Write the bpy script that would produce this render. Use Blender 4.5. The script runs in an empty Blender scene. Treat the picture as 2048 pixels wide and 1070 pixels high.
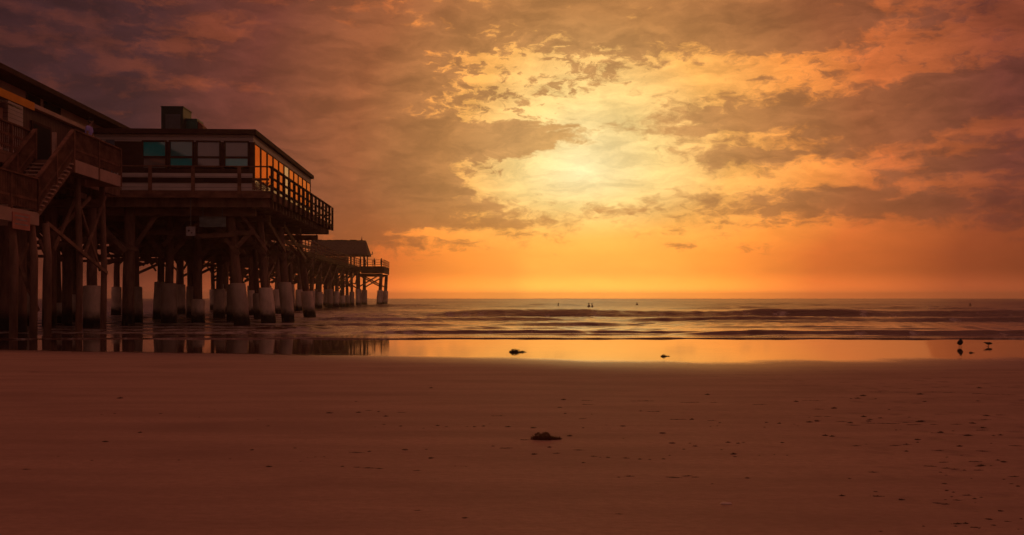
import bpy, math, random
import numpy as np
from mathutils import Vector, Matrix
random.seed(7)
SC = bpy.context.scene
COL = SC.collection
R = math.radians

# ------------------------------------------------------------------ camera, exposure, sun, sky
EYE = 1.5
cam_d = bpy.data.cameras.new('camera')
cam = bpy.data.objects.new('camera', cam_d)
COL.objects.link(cam)
SC.camera = cam
cam.location = (0, 0, EYE)
cam.rotation_euler = (R(90), 0, 0)
cam_d.sensor_width = 36.0
cam_d.lens = 36.0 * 2000 / 2048
cam_d.shift_y = 61 / 2048
cam_d.clip_start = 0.1
cam_d.clip_end = 40000
SC.view_settings.view_transform = 'Standard'
SC.view_settings.look = 'None'
SC.view_settings.exposure = 0.10
SC.view_settings.gamma = 1.0

SUN_AZ, SUN_EL = 3.6, 9.2          # degrees right of +Y, above the horizon
sun_d = bpy.data.lights.new('sun', 'SUN')
sun = bpy.data.objects.new('sun', sun_d)
COL.objects.link(sun)
sun_d.energy = 0.05
sun_d.angle = R(40)                 # seen through thin cloud
sun_d.color = (1.0, 0.42, 0.12)
sun.rotation_euler = (R(90 - SUN_EL), 0, R(180 - SUN_AZ))
sun.location = (20, 200, 60)


class S:
    """a node socket with arithmetic"""
    def __init__(s, nt, sock):
        s.nt, s.k = nt, sock

    def m(s, op, *a, clamp=False):
        n = s.nt.nodes.new('ShaderNodeMath')
        n.operation = op
        n.use_clamp = clamp
        for i, v in enumerate((s,) + a):
            if isinstance(v, S):
                s.nt.links.new(v.k, n.inputs[i])
            else:
                n.inputs[i].default_value = v
        return S(s.nt, n.outputs[0])

    def __add__(s, o): return s.m('ADD', o)
    __radd__ = __add__
    def __sub__(s, o): return s.m('SUBTRACT', o)
    def __mul__(s, o): return s.m('MULTIPLY', o)
    __rmul__ = __mul__
    def __truediv__(s, o): return s.m('DIVIDE', o)

    def smooth(s, lo, hi, a=0.0, b=1.0):
        n = s.nt.nodes.new('ShaderNodeMapRange')
        n.interpolation_type = 'SMOOTHSTEP'
        s.nt.links.new(s.k, n.inputs['Value'])
        for q, v in (('From Min', lo), ('From Max', hi), ('To Min', a), ('To Max', b)):
            n.inputs[q].default_value = v
        return S(s.nt, n.outputs['Result'])


def lin(*c):
    """8-bit screen colour -> linear"""
    return tuple((v / 255 / 12.92) if v / 255 <= 0.04045 else ((v / 255 + 0.055) / 1.055) ** 2.4 for v in c)


def nd(nt, t, **kw):
    n = nt.nodes.new(t)
    for k, v in kw.items():
        setattr(n, k, v)
    return n


def setin(nt, node, name, v):
    if isinstance(v, S):
        nt.links.new(v.k, node.inputs[name])
    else:
        node.inputs[name].default_value = v


def comb(nt, x, y, z=0.0):
    n = nd(nt, 'ShaderNodeCombineXYZ')
    for i, v in enumerate((x, y, z)):
        setin(nt, n, i, v)
    return S(nt, n.outputs[0])


def noise(nt, vec, scale, detail=5.0, rough=0.55, dist=0.0, out=0):
    n = nd(nt, 'ShaderNodeTexNoise')
    nt.links.new(vec.k, n.inputs['Vector'])
    n.inputs['Scale'].default_value = scale
    n.inputs['Detail'].default_value = detail
    n.inputs['Roughness'].default_value = rough
    n.inputs['Distortion'].default_value = dist
    return S(nt, n.outputs[out])


def vmath(nt, op, a, b=None, scale=None):
    n = nd(nt, 'ShaderNodeVectorMath', operation=op)
    nt.links.new(a.k, n.inputs[0])
    if isinstance(b, S):
        nt.links.new(b.k, n.inputs[1])
    elif b is not None:
        n.inputs[1].default_value = b
    if scale is not None:
        n.inputs['Scale'].default_value = scale
    return S(nt, n.outputs['Value' if op in ('LENGTH', 'DOT_PRODUCT') else 0])


def ramp(nt, fac, stops):
    n = nd(nt, 'ShaderNodeValToRGB')
    nt.links.new(fac.k, n.inputs[0])
    e = n.color_ramp.elements
    while len(e) < len(stops):
        e.new(0.5)
    for el, (p, c) in zip(e, stops):
        el.position = p
        el.color = (*c[:3], 1)
    return S(nt, n.outputs[0])


def mixc(nt, fac, a, b, blend='MIX'):
    n = nd(nt, 'ShaderNodeMix', data_type='RGBA', blend_type=blend)
    setin(nt, n, 0, fac)
    for i, v in ((6, a), (7, b)):
        if isinstance(v, S):
            nt.links.new(v.k, n.inputs[i])
        else:
            n.inputs[i].default_value = (*v[:3], 1)
    return S(nt, n.outputs[2])


def sky():
    w = bpy.data.worlds.new('World')
    SC.world = w
    w.use_nodes = True
    nt = w.node_tree
    nt.nodes.clear()
    tc = nd(nt, 'ShaderNodeTexCoord')
    D = S(nt, tc.outputs['Generated'])
    sp = nd(nt, 'ShaderNodeSeparateXYZ')
    nt.links.new(D.k, sp.inputs[0])
    x, y, z = (S(nt, o) for o in sp.outputs)
    az = x.m('ARCTAN2', y) * (180 / math.pi)
    el = z.m('ARCSINE') * (180 / math.pi)
    el = el.m('ABSOLUTE')
    P = comb(nt, az, el)

    def dirpx(px, py):
        a = math.atan((px - 1024) / 2000)
        return math.degrees(a), math.degrees(math.atan((596 - py) / 2000 * math.cos(a)))

    # domain warp: ragged cloud edges, flatter towards the horizon
    q1 = vmath(nt, 'MULTIPLY', P, (0.10, 0.22, 0))
    w1 = noise(nt, q1, 1.0, 3, 0.5, out=1)
    w1 = vmath(nt, 'MULTIPLY', vmath(nt, 'SUBTRACT', w1, (0.5, 0.5, 0.5)), (6.0, 2.6, 0))
    q2 = vmath(nt, 'MULTIPLY', P, (0.45, 1.1, 0))
    w2 = noise(nt, q2, 1.0, 5, 0.6, out=1)
    w2 = vmath(nt, 'MULTIPLY', vmath(nt, 'SUBTRACT', w2, (0.5, 0.5, 0.5)), (2.2, 1.1, 0))
    PW = vmath(nt, 'ADD', vmath(nt, 'ADD', P, w1), w2)
    PS = vmath(nt, 'ADD', P, w2)

    def blob(px, py, sx, sy, wt, rot=0.0, base=None):
        cx, cy = dirpx(px, py)
        sx, sy = sx / 2000 * 57.3, sy / 2000 * 57.3
        v = vmath(nt, 'SUBTRACT', base or PS, (cx, cy, 0))
        if rot:
            n = nd(nt, 'ShaderNodeVectorRotate', rotation_type='Z_AXIS')
            nt.links.new(v.k, n.inputs['Vector'])
            n.inputs['Angle'].default_value = R(-rot)
            v = S(nt, n.outputs[0])
        v = vmath(nt, 'MULTIPLY', v, (1 / sx, 1 / sy, 0))
        d = vmath(nt, 'DOT_PRODUCT', v, v) * -1.0
        return d.m('EXPONENT') * wt

    # distance from the glow in the cloud
    gx, gy = dirpx(1160, 345)
    dx = az - gx
    dl = dx.m('MINIMUM', 0.0) / 13.0
    dr = dx.m('MAXIMUM', 0.0) / 15.6
    dz = el - gy
    du = dz.m('MAXIMUM', 0.0) / 15.0
    dd = dz.m('MINIMUM', 0.0).m('MAXIMUM', -4.7) / 7.2
    r2 = dl * dl + dr * dr + du * du + dd * dd
    r = r2.m('SQRT')
    rn = r * (1 / 3.2)
    k = 1 / 3.2
    clear = ramp(nt, rn, [(0.0, lin(255, 234, 172)), (0.28 * k, lin(255, 216, 136)), (0.54 * k, lin(255, 182, 92)),
                          (0.82 * k, lin(250, 152, 68)), (1.06 * k, lin(208, 108, 54)), (1.45 * k, lin(142, 68, 44)),
                          (2.0 * k, lin(92, 45, 38)), (1.0, lin(62, 32, 34))])
    cloud = ramp(nt, rn, [(0.0, lin(222, 172, 100)), (0.30 * k, lin(204, 150, 88)), (0.6 * k, lin(184, 124, 68)),
                          (1.0 * k, lin(158, 90, 53)), (1.45 * k, lin(112, 55, 44)), (1.9 * k, lin(66, 35, 37)),
                          (1.0, lin(40, 22, 26))])
    # cloud cover
    n1 = noise(nt, vmath(nt, 'MULTIPLY', PW, (0.16, 0.42, 0)), 1.0, 8, 0.58)
    n2 = noise(nt, vmath(nt, 'MULTIPLY', PS, (0.50, 0.95, 0)), 1.0, 8, 0.62)
    n3 = noise(nt, vmath(nt, 'MULTIPLY', PS, (0.13, 1.1, 0)), 1.0, 7, 0.6)
    n4 = noise(nt, vmath(nt, 'MULTIPLY', PS, (1.25, 2.3, 0)), 1.0, 6, 0.62)
    mott = blob(1000, 185, 170, 110, 2.4) + blob(1180, 130, 180, 60, 1.4) + blob(1800, 110, 300, 90, 0.7) + blob(1000, 350, 110, 60, 0.8)
    dens = n1 * 0.8 + n2 * 1.25 + n3 * 0.75 + (n4 - 0.5) * (mott + 0.5) - 1.4
    B = [
        (480, 270, 330, 230, 0.42, 0), (1480, 62, 190, 40, 0.34, 0), (830, 330, 140, 110, 0.42, 0), (780, 120, 200, 90, 0.34, 0), (985, 282, 120, 28, 0.95, 4),
        (985, 180, 120, 70, -0.20, 0), (1290, 165, 170, 50, -0.28, 0), (1010, 368, 110, 30, -0.50, 0), (820, 492, 170, 12, 0.12, 0), (1250, 470, 150, 7, 0.14, 0), (1650, 500, 160, 8, 0.16, 0), (1230, 30, 330, 60, 0.42, 0), (1560, 60, 130, 50, 0.34, 0), (1880, 215, 260, 50, 0.34, 12),
        (1560, 235, 150, 36, 0.30, 8), (1500, 312, 80, 20, 0.34, 0), (1540, 388, 110, 20, 0.36, 0), (1800, 410, 190, 16, 0.34, 0),
        (1960, 325, 120, 14, 0.24, 0), (930, 355, 60, 14, 0.20, 0), (960, 410, 70, 10, 0.26, 0), (760, 440, 150, 70, 0.36, 0),
        (1010, 450, 110, 22, 0.18, 0), (1400, 490, 140, 8, 0.16, 0), (1330, 185, 40, 14, 0.26, 0), (1210, 155, 50, 14, 0.22, 0),
        (1210, 345, 170, 50, -0.70, 0), (1200, 220, 110, 26, -0.36, 0), (1520, 130, 150, 34, -0.34, 0), (960, 112, 80, 16, -0.26, 0),
        (965, 232, 46, 14, -0.34, 0), (1030, 328, 60, 10, -0.22, 0), (880, 466, 90, 9, -0.50, 0), (1640, 350, 170, 30, -0.40, 8), (1450, 280, 120, 20, -0.25, 0), (1700, 175, 140, 22, -0.22, 8), (1950, 260, 120, 16, -0.25, 8), (1700, 470, 200, 20, -0.25, 0),
        (250, 130, 60, 12, -0.55, 0), (420, 62, 110, 34, -0.40, 10), (380, 165, 120, 16, -0.34, 0), (1900, 90, 160, 40, -0.22, 0), (960, 362, 70, 14, -0.20, 0),
        (1090, 130, 130, 30, -0.12, 0), (1850, 330, 300, 170, 0.10, 0), (1400, 250, 120, 60, 0.14, 0), (570, 190, 80, 14, -0.28, 0),
    ]
    bias = None
    for b in B:
        g = blob(*b)
        bias = g if bias is None else bias + g
    hz = el.smooth(0.5, 5.5, -0.55, 0.0)
    tot = dens + bias + hz
    m = tot.smooth(-0.18, 0.21)
    col = mixc(nt, m, clear, cloud)
    # thick middles of the cloud banks a little darker, thin veils lighter
    thick = tot.smooth(0.15, 0.8, 1.0, 0.86)
    col = mixc(nt, 1.0, col, comb(nt, thick, thick, thick), 'MULTIPLY')
    tex = noise(nt, vmath(nt, 'MULTIPLY', PW, (0.26, 0.75, 0)), 1.0, 8, 0.62).smooth(0.3, 0.7, 0.76, 1.22)
    tex = (tex - 1.0) * el.smooth(2.0, 7.0, 0.18, 1.0) + 1.0
    col = mixc(nt, 1.0, col, comb(nt, tex, tex, tex), 'MULTIPLY')
    low = el.smooth(0.0, 1.6, 2.1, 1.0)
    amber = el.smooth(1.5, 7.0)
    col = mixc(nt, 1.0, col, comb(nt, low * amber.smooth(0, 1, 1.20, 1.0), low * amber.smooth(0, 1, 1.08, 1.0), low * amber.smooth(0, 1, 0.72, 1.0)), 'MULTIPLY')
    shaft = az.smooth(-0.3, 1.5) * el.smooth(1.8, 4.6, 1.0, 0.0) * az.smooth(7.0, 18.0, 1.0, 0.0) * 0.16 + 0.93
    col = mixc(nt, 1.0, col, comb(nt, shaft, shaft, shaft), 'MULTIPLY')
    # the sky overhead and behind the beach: dull dusk
    up = el.smooth(16, 45)
    col = mixc(nt, up, col, lin(146, 77, 63))
    back = y.smooth(-0.35, 0.35, 1.0, 0.0)
    col = mixc(nt, back, col, lin(104, 70, 63))
    ns = nd(nt, 'ShaderNodeTexSky', sky_type='NISHITA')
    ns.sun_disc = False
    ns.sun_elevation = R(SUN_EL)
    ns.sun_rotation = R(SUN_AZ)
    ns.dust_density = 4
    sc2 = mixc(nt, 1.0, S(nt, ns.outputs[0]), (0.0006, 0.0006, 0.0006), 'MULTIPLY')
    col = mixc(nt, 1.0, col, sc2, 'ADD')
    bg = nd(nt, 'ShaderNodeBackground')
    nt.links.new(col.k, bg.inputs[0])
    bg.inputs[1].default_value = 1.0
    out = nd(nt, 'ShaderNodeOutputWorld')
    nt.links.new(bg.outputs[0], out.inputs[0])
    w.cycles.sampling_method = 'MANUAL'
    w.cycles.sample_map_resolution = 512


sky()

# ------------------------------------------------------------------ materials
MATS = {}


def mat(name, base, rough=0.8, var=0.25, scale=(3, 3, 3), bump=0.0, bscale=8.0, spec=0.3, metallic=0.0, stain=None, fn=None, ior=None, coat=None):
    """principled material with object-space noise variation; stain=(z0,z1,colour) gives a tide mark in world height"""
    m = bpy.data.materials.new(name)
    MATS[name] = m
    m.use_nodes = True
    nt = m.node_tree
    bs = nt.nodes['Principled BSDF']
    tc = nd(nt, 'ShaderNodeTexCoord')
    O = S(nt, tc.outputs['Object'])
    n = noise(nt, vmath(nt, 'MULTIPLY', O, scale), 1.0, 6, 0.6)
    f = n.smooth(0.25, 0.75)
    c = mixc(nt, f, tuple(v * (1 - var) for v in base), tuple(min(1, v * (1 + var)) for v in base))
    if name == 'pile_concrete':
        oi = nd(nt, 'ShaderNodeObjectInfo')
        c = mixc(nt, S(nt, oi.outputs['Random']).smooth(0.1, 0.8, 0.55, 0.0), c, (0.22, 0.14, 0.10))
    if stain:
        g = nd(nt, 'ShaderNodeNewGeometry')
        sp = nd(nt, 'ShaderNodeSeparateXYZ')
        nt.links.new(g.outputs['Position'], sp.inputs[0])
        G = S(nt, g.outputs['Position'])
        z = S(nt, sp.outputs[2]) + (noise(nt, G, 3.0, 5, 0.6) - 0.5) * 0.55
        c = mixc(nt, z.smooth(stain[0], stain[1], 1.0, 0.0), c, stain[2])
    if fn:
        c = fn(nt, O, c, bs)
    nt.links.new(c.k, bs.inputs['Base Color'])
    bs.inputs['Roughness'].default_value = rough
    bs.inputs['Specular IOR Level'].default_value = spec
    bs.inputs['Metallic'].default_value = metallic
    if ior:
        bs.inputs['IOR'].default_value = ior
    if coat:
        bs.inputs['Coat Weight'].default_value = coat
        bs.inputs['Coat Roughness'].default_value = 0.03
        bs.inputs['Coat IOR'].default_value = 1.8
    if bump:
        b = nd(nt, 'ShaderNodeBump')
        b.inputs['Strength'].default_value = bump
        b.inputs['Distance'].default_value = 0.02
        h = noise(nt, vmath(nt, 'MULTIPLY', O, tuple(s * bscale / 3 for s in scale)), 1.0, 6, 0.65)
        nt.links.new(h.k, b.inputs['Height'])
        nt.links.new(b.outputs[0], bs.inputs['Normal'])
    return m


def boards(step, axis=2, dark=0.35):
    """thin dark joints between boards"""
    def fn(nt, O, c, bs):
        sp = nd(nt, 'ShaderNodeSeparateXYZ')
        nt.links.new(O.k, sp.inputs[0])
        t = (S(nt, sp.outputs[axis]) / step).m('FRACT')
        j = t.smooth(0.04, 0.10)
        return mixc(nt, j, tuple(v * 1.0 for v in (0.03, 0.022, 0.018)), c)
    return fn


M = {}
M['timber'] = mat('weathered_timber', (0.24, 0.135, 0.092), 0.75, 0.45, (2.5, 2.5, 0.7), 0.5, 14)
M['timber_long'] = mat('weathered_timber_beam', (0.24, 0.135, 0.092), 0.75, 0.4, (1.2, 1.2, 3), 0.4, 10)
M['rail'] = mat('weathered_rail_timber', (0.21, 0.105, 0.070), 0.8, 0.4, (1.5, 1.5, 3), 0.3, 10, spec=0.15)
M['trim'] = mat('brown_painted_trim', (0.085, 0.042, 0.030), 0.8, 0.3, (1, 1, 2), 0.2, 8, spec=0.1)
M['concrete'] = mat('pile_concrete', (0.80, 0.62, 0.49), 0.85, 0.28, (2.2, 2.2, 1.0), 0.5, 14, stain=(0.35, 0.95, (0.022, 0.017, 0.012)))
M['pile'] = mat('pile_timber', (0.22, 0.12, 0.083), 0.7, 0.45, (4, 4, 0.8), 0.6, 12, stain=(0.5, 1.2, (0.02, 0.015, 0.012)))
M['siding'] = mat('white_siding', (0.56, 0.48, 0.44), 0.6, 0.12, (1, 1, 4), 0.1, 6, fn=boards(0.19))
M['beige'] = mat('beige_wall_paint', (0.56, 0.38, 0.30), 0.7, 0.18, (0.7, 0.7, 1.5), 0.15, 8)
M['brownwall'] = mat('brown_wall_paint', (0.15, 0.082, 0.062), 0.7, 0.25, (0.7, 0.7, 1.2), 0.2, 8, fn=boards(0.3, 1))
M['roof'] = mat('dark_roofing', (0.06, 0.042, 0.037), 0.95, 0.3, (0.8, 3, 1), 0.4, 8, spec=0.05)
M['thatch'] = mat('weathered_shingles', (0.12, 0.075, 0.06), 0.9, 0.4, (3, 1, 6), 0.8, 10, fn=boards(0.28))
M['awning'] = mat('orange_canvas', (0.95, 0.38, 0.03), 0.7, 0.12, (1, 1, 1), 0.1, 10)
M['white'] = mat('white_trim', (0.60, 0.55, 0.50), 0.5, 0.1)
M['dark'] = mat('painted_dark_interior', (0.012, 0.010, 0.010), 0.8, 0.3)  # flat dark tone painted in for unlit interiors behind openings
M['green'] = mat('dark_green_metal', (0.025, 0.035, 0.026), 0.5, 0.3, (2, 2, 2), 0.1, 6)
M['grille'] = mat('grey_metal_grille', (0.12, 0.12, 0.13), 0.5, 0.2, (2, 2, 2), 0, 6)
M['teal_metal'] = mat('teal_painted_metal', (0.03, 0.10, 0.085), 0.5, 0.35, (2, 2, 2), 0.1, 6)
M['rust'] = mat('rusty_metal', (0.22, 0.07, 0.04), 0.7, 0.5, (3, 3, 3), 0.3, 10)
M['board_pale'] = mat('pale_sign_board', (0.38, 0.33, 0.32), 0.7, 0.25, (3, 3, 3), 0.1, 8)
M['board_teal'] = mat('grey_green_board', (0.20, 0.23, 0.22), 0.6, 0.4, (1.5, 1.5, 3), 0.1, 8)
M['board_red'] = mat('faded_red_sign', (0.55, 0.21, 0.17), 0.6, 0.15, (2, 2, 4), 0.1, 8)
M['ink'] = mat('dark_sign_paint', (0.05, 0.03, 0.03), 0.6, 0.1)
M['bluegrey'] = mat('blue_grey_door_paint', (0.13, 0.15, 0.19), 0.5, 0.12, (1, 1, 1), 0.05, 6)
M['steel'] = mat('dull_steel', (0.18, 0.16, 0.15), 0.4, 0.2, metallic=0.6)


def glass(name, tint, rough=0.05, spec=0.9, var=0.1):
    return mat(name, tint, rough, var, (0.6, 0.6, 0.6), 0.0, 1, spec=spec, coat=1.0)


M['glass_warm'] = mat('orange_sky_tint_glass', (0.56, 0.25, 0.08), 0.18, 0.25, (0.9, 0.9, 0.9), 0.0, 1, metallic=0.9)  # orange of the reflected bright sky tinted into the glass colour
M['glass_warm'].node_tree.nodes['Principled BSDF'].inputs['Specular Tint'].default_value = (0.62, 0.26, 0.07, 1)
M['glass_bronze'] = mat('dim_bronze_window_glass', (0.35, 0.16, 0.07), 0.25, 0.1, (0.6, 0.6, 0.6), 0.0, 1, metallic=0.8)
M['glass_teal'] = glass('teal_sky_tint_glass', (0.03, 0.46, 0.50))  # teal reflection of the sky behind, painted into the pane colour
M['glass_grey'] = glass('grey_curtained_window_glass', (0.20, 0.17, 0.16))
M['glass_greyteal'] = glass('grey_teal_window_glass', (0.06, 0.25, 0.26))  # fainter teal sky reflection, also painted into the pane colour


# ------------------------------------------------------------------ mesh helpers
class MB:
    def __init__(s, origin=(0, 0, 0)):
        s.v, s.f, s.o = [], [], Vector(origin)

    def add(s, vs, fs):
        b = len(s.v)
        s.v += [tuple(Vector(p) - s.o) for p in vs]
        s.f += [tuple(b + i for i in f) for f in fs]
        return s

    def box(s, a, b, jit=0.0):
        x0, y0, z0 = (min(a[i], b[i]) for i in range(3))
        x1, y1, z1 = (max(a[i], b[i]) for i in range(3))
        vs = [(x0, y0, z0), (x1, y0, z0), (x1, y1, z0), (x0, y1, z0), (x0, y0, z1), (x1, y0, z1), (x1, y1, z1), (x0, y1, z1)]
        return s.add(vs, [(0, 3, 2, 1), (4, 5, 6, 7), (0, 1, 5, 4), (1, 2, 6, 5), (2, 3, 7, 6), (3, 0, 4, 7)])

    def beam(s, p, q, w, h, roll=0.0):
        p, q = Vector(p), Vector(q)
        d = (q - p).normalized()
        up = Vector((0, 0, 1)) if abs(d.z) < 0.98 else Vector((0, 1, 0))
        a = d.cross(up).normalized()
        b = a.cross(d).normalized()
        a, b = a * (w / 2), b * (h / 2)
        vs = [e + x * a + y * b for e in (p, q) for x, y in ((-1, -1), (1, -1), (1, 1), (-1, 1))]
        return s.add(vs, [(3, 2, 1, 0), (4, 5, 6, 7), (0, 1, 5, 4), (1, 2, 6, 5), (2, 3, 7, 6), (3, 0, 4, 7)])

    def tube(s, pts, rad, n=10, cap=True):
        pts = [Vector(p) for p in pts]
        if not hasattr(rad, '__len__'):
            rad = [rad] * len(pts)
        rings = []
        for i, p in enumerate(pts):
            d = (pts[min(i + 1, len(pts) - 1)] - pts[max(i - 1, 0)]).normalized()
            up = Vector((0, 0, 1)) if abs(d.z) < 0.9 else Vector((0, 1, 0))
            a = d.cross(up).normalized()
            b = d.cross(a).normalized()
            rings.append([p + (a * math.cos(t) + b * math.sin(t)) * rad[i] for t in (2 * math.pi * j / n for j in range(n))])
        vs = [v for r in rings for v in r]
        fs = []
        for i in range(len(rings) - 1):
            for j in range(n):
                k = (j + 1) % n
                fs.append((i * n + j, i * n + k, (i + 1) * n + k, (i + 1) * n + j))
        if cap:
            fs.append(tuple(range(n))[::-1])
            fs.append(tuple((len(rings) - 1) * n + j for j in range(n)))
        return s.add(vs, fs)

    def build(s, name, m, parent=None, smooth=False):
        me = bpy.data.meshes.new(name)
        me.from_pydata(s.v, [], s.f)
        me.validate()
        me.materials.append(m)
        if smooth:
            me.polygons.foreach_set('use_smooth', [True] * len(me.polygons))
        o = bpy.data.objects.new(name, me)
        COL.objects.link(o)
        if parent:
            o.parent = parent
        return o


ANG = math.atan(0.045)          # the pier runs a little left of straight out to sea
CA, SA = math.cos(ANG), math.sin(ANG)


def W(u, v, z=0.0):
    return (u * CA - v * SA, u * SA + v * CA, z)


def uv(px, Y):
    """where a point seen at image column px lies on the pier plan, Y metres out"""
    X = (px - 1024) / 2000 * Y
    return X * CA + Y * SA, -X * SA + Y * CA


def tag(o, label=None, cat=None, group=None, kind=None):
    for k, v in (('label', label), ('category', cat), ('group', group), ('kind', kind)):
        if v:
            o[k] = v
    return o


def thing(name, label, cat, loc=(0, 0, 0), rotz=0.0, group=None):
    o = bpy.data.objects.new(name, None)
    COL.objects.link(o)
    o.empty_display_size = 0.3
    o.location = loc
    o.rotation_euler = (0, 0, rotz)
    return tag(o, label, cat, group)


def pthing(name, label, cat, u, v, z=0.0, group=None):
    """a thing in the pier's own frame; its parts are written in pier coordinates with MB(origin)"""
    o = thing(name, label, cat, W(u, v, z), ANG, group)
    return o, (u, v, z)


# ------------------------------------------------------------------ beach and sea
rng = np.random.default_rng(5)


def sines(x, seed, lo, hi, n=6):
    r = np.random.default_rng(seed)
    k = np.exp(r.uniform(np.log(lo), np.log(hi), n))
    p = r.uniform(0, 6.283, n)
    return sum(np.sin(x * 6.283 / L + q) for L, q in zip(k, p)) / math.sqrt(n)


def grid_obj(name, X, Y, Z, m, attrs=None):
    nr, nc = X.shape
    co = np.stack([X, Y, Z], -1).reshape(-1, 3).astype(np.float32)
    i = np.arange(nr * nc).reshape(nr, nc)
    q = np.stack([i[:-1, :-1], i[:-1, 1:], i[1:, 1:], i[1:, :-1]], -1).reshape(-1, 4).astype(np.int32)
    me = bpy.data.meshes.new(name)
    me.vertices.add(len(co))
    me.vertices.foreach_set('co', co.ravel())
    me.loops.add(q.size)
    me.loops.foreach_set('vertex_index', q.ravel())
    me.polygons.add(len(q))
    me.polygons.foreach_set('loop_start', np.arange(0, q.size, 4, dtype=np.int32))
    me.polygons.foreach_set('use_smooth', np.ones(len(q), dtype=bool))
    me.update(calc_edges=True)
    for k, a in (attrs or {}).items():
        at = me.attributes.new(k, 'FLOAT', 'POINT')
        at.data.foreach_set('value', a.reshape(-1).astype(np.float32))
    me.materials.append(m)
    o = bpy.data.objects.new(name, me)
    COL.objects.link(o)
    return o


def sstep(x, a, b):
    t = np.clip((x - a) / (b - a), 0, 1)
    return t * t * (3 - 2 * t)


def shore_y(X):
    return 36.6 + 0.22 * sines(X, 3, 6, 22) + 0.10 * sines(X, 4, 1.5, 5) - 0.012 * np.abs(X)


def wet_y(X):
    """near edge of the mirror-wet sand"""
    xs = np.array([-60, -14.8, -9, -4.2, -0.3, 4.3, 8.0, 12.6, 60])
    ys = np.array([30.5, 28.8, 27.2, 25.9, 24.7, 23.0, 23.8, 24.6, 26.0])
    return np.interp(X, xs, ys) + 0.10 * sines(X, 8, 2, 9)


def sand_z(X, Y):
    z = 0.006 + 0.0058 * np.clip(wet_y(X) - Y, 0, 40) - 0.03 * np.clip(Y - 37.2, 0, 60)
    rough = sstep(wet_y(X) - Y, 0.0, 4.0)
    z = z + rough * (0.004 * sines(X * 0.5 + Y * 1.1, 11, 2.5, 7) * sines(X * 0.8 - Y * 0.4, 12, 3.0, 8) + 0.0016 * sines(X * 0.35 + Y, 13, 0.5, 1.6) * sines(X - 0.4 * Y, 14, 1.5, 5))
    return z


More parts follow.
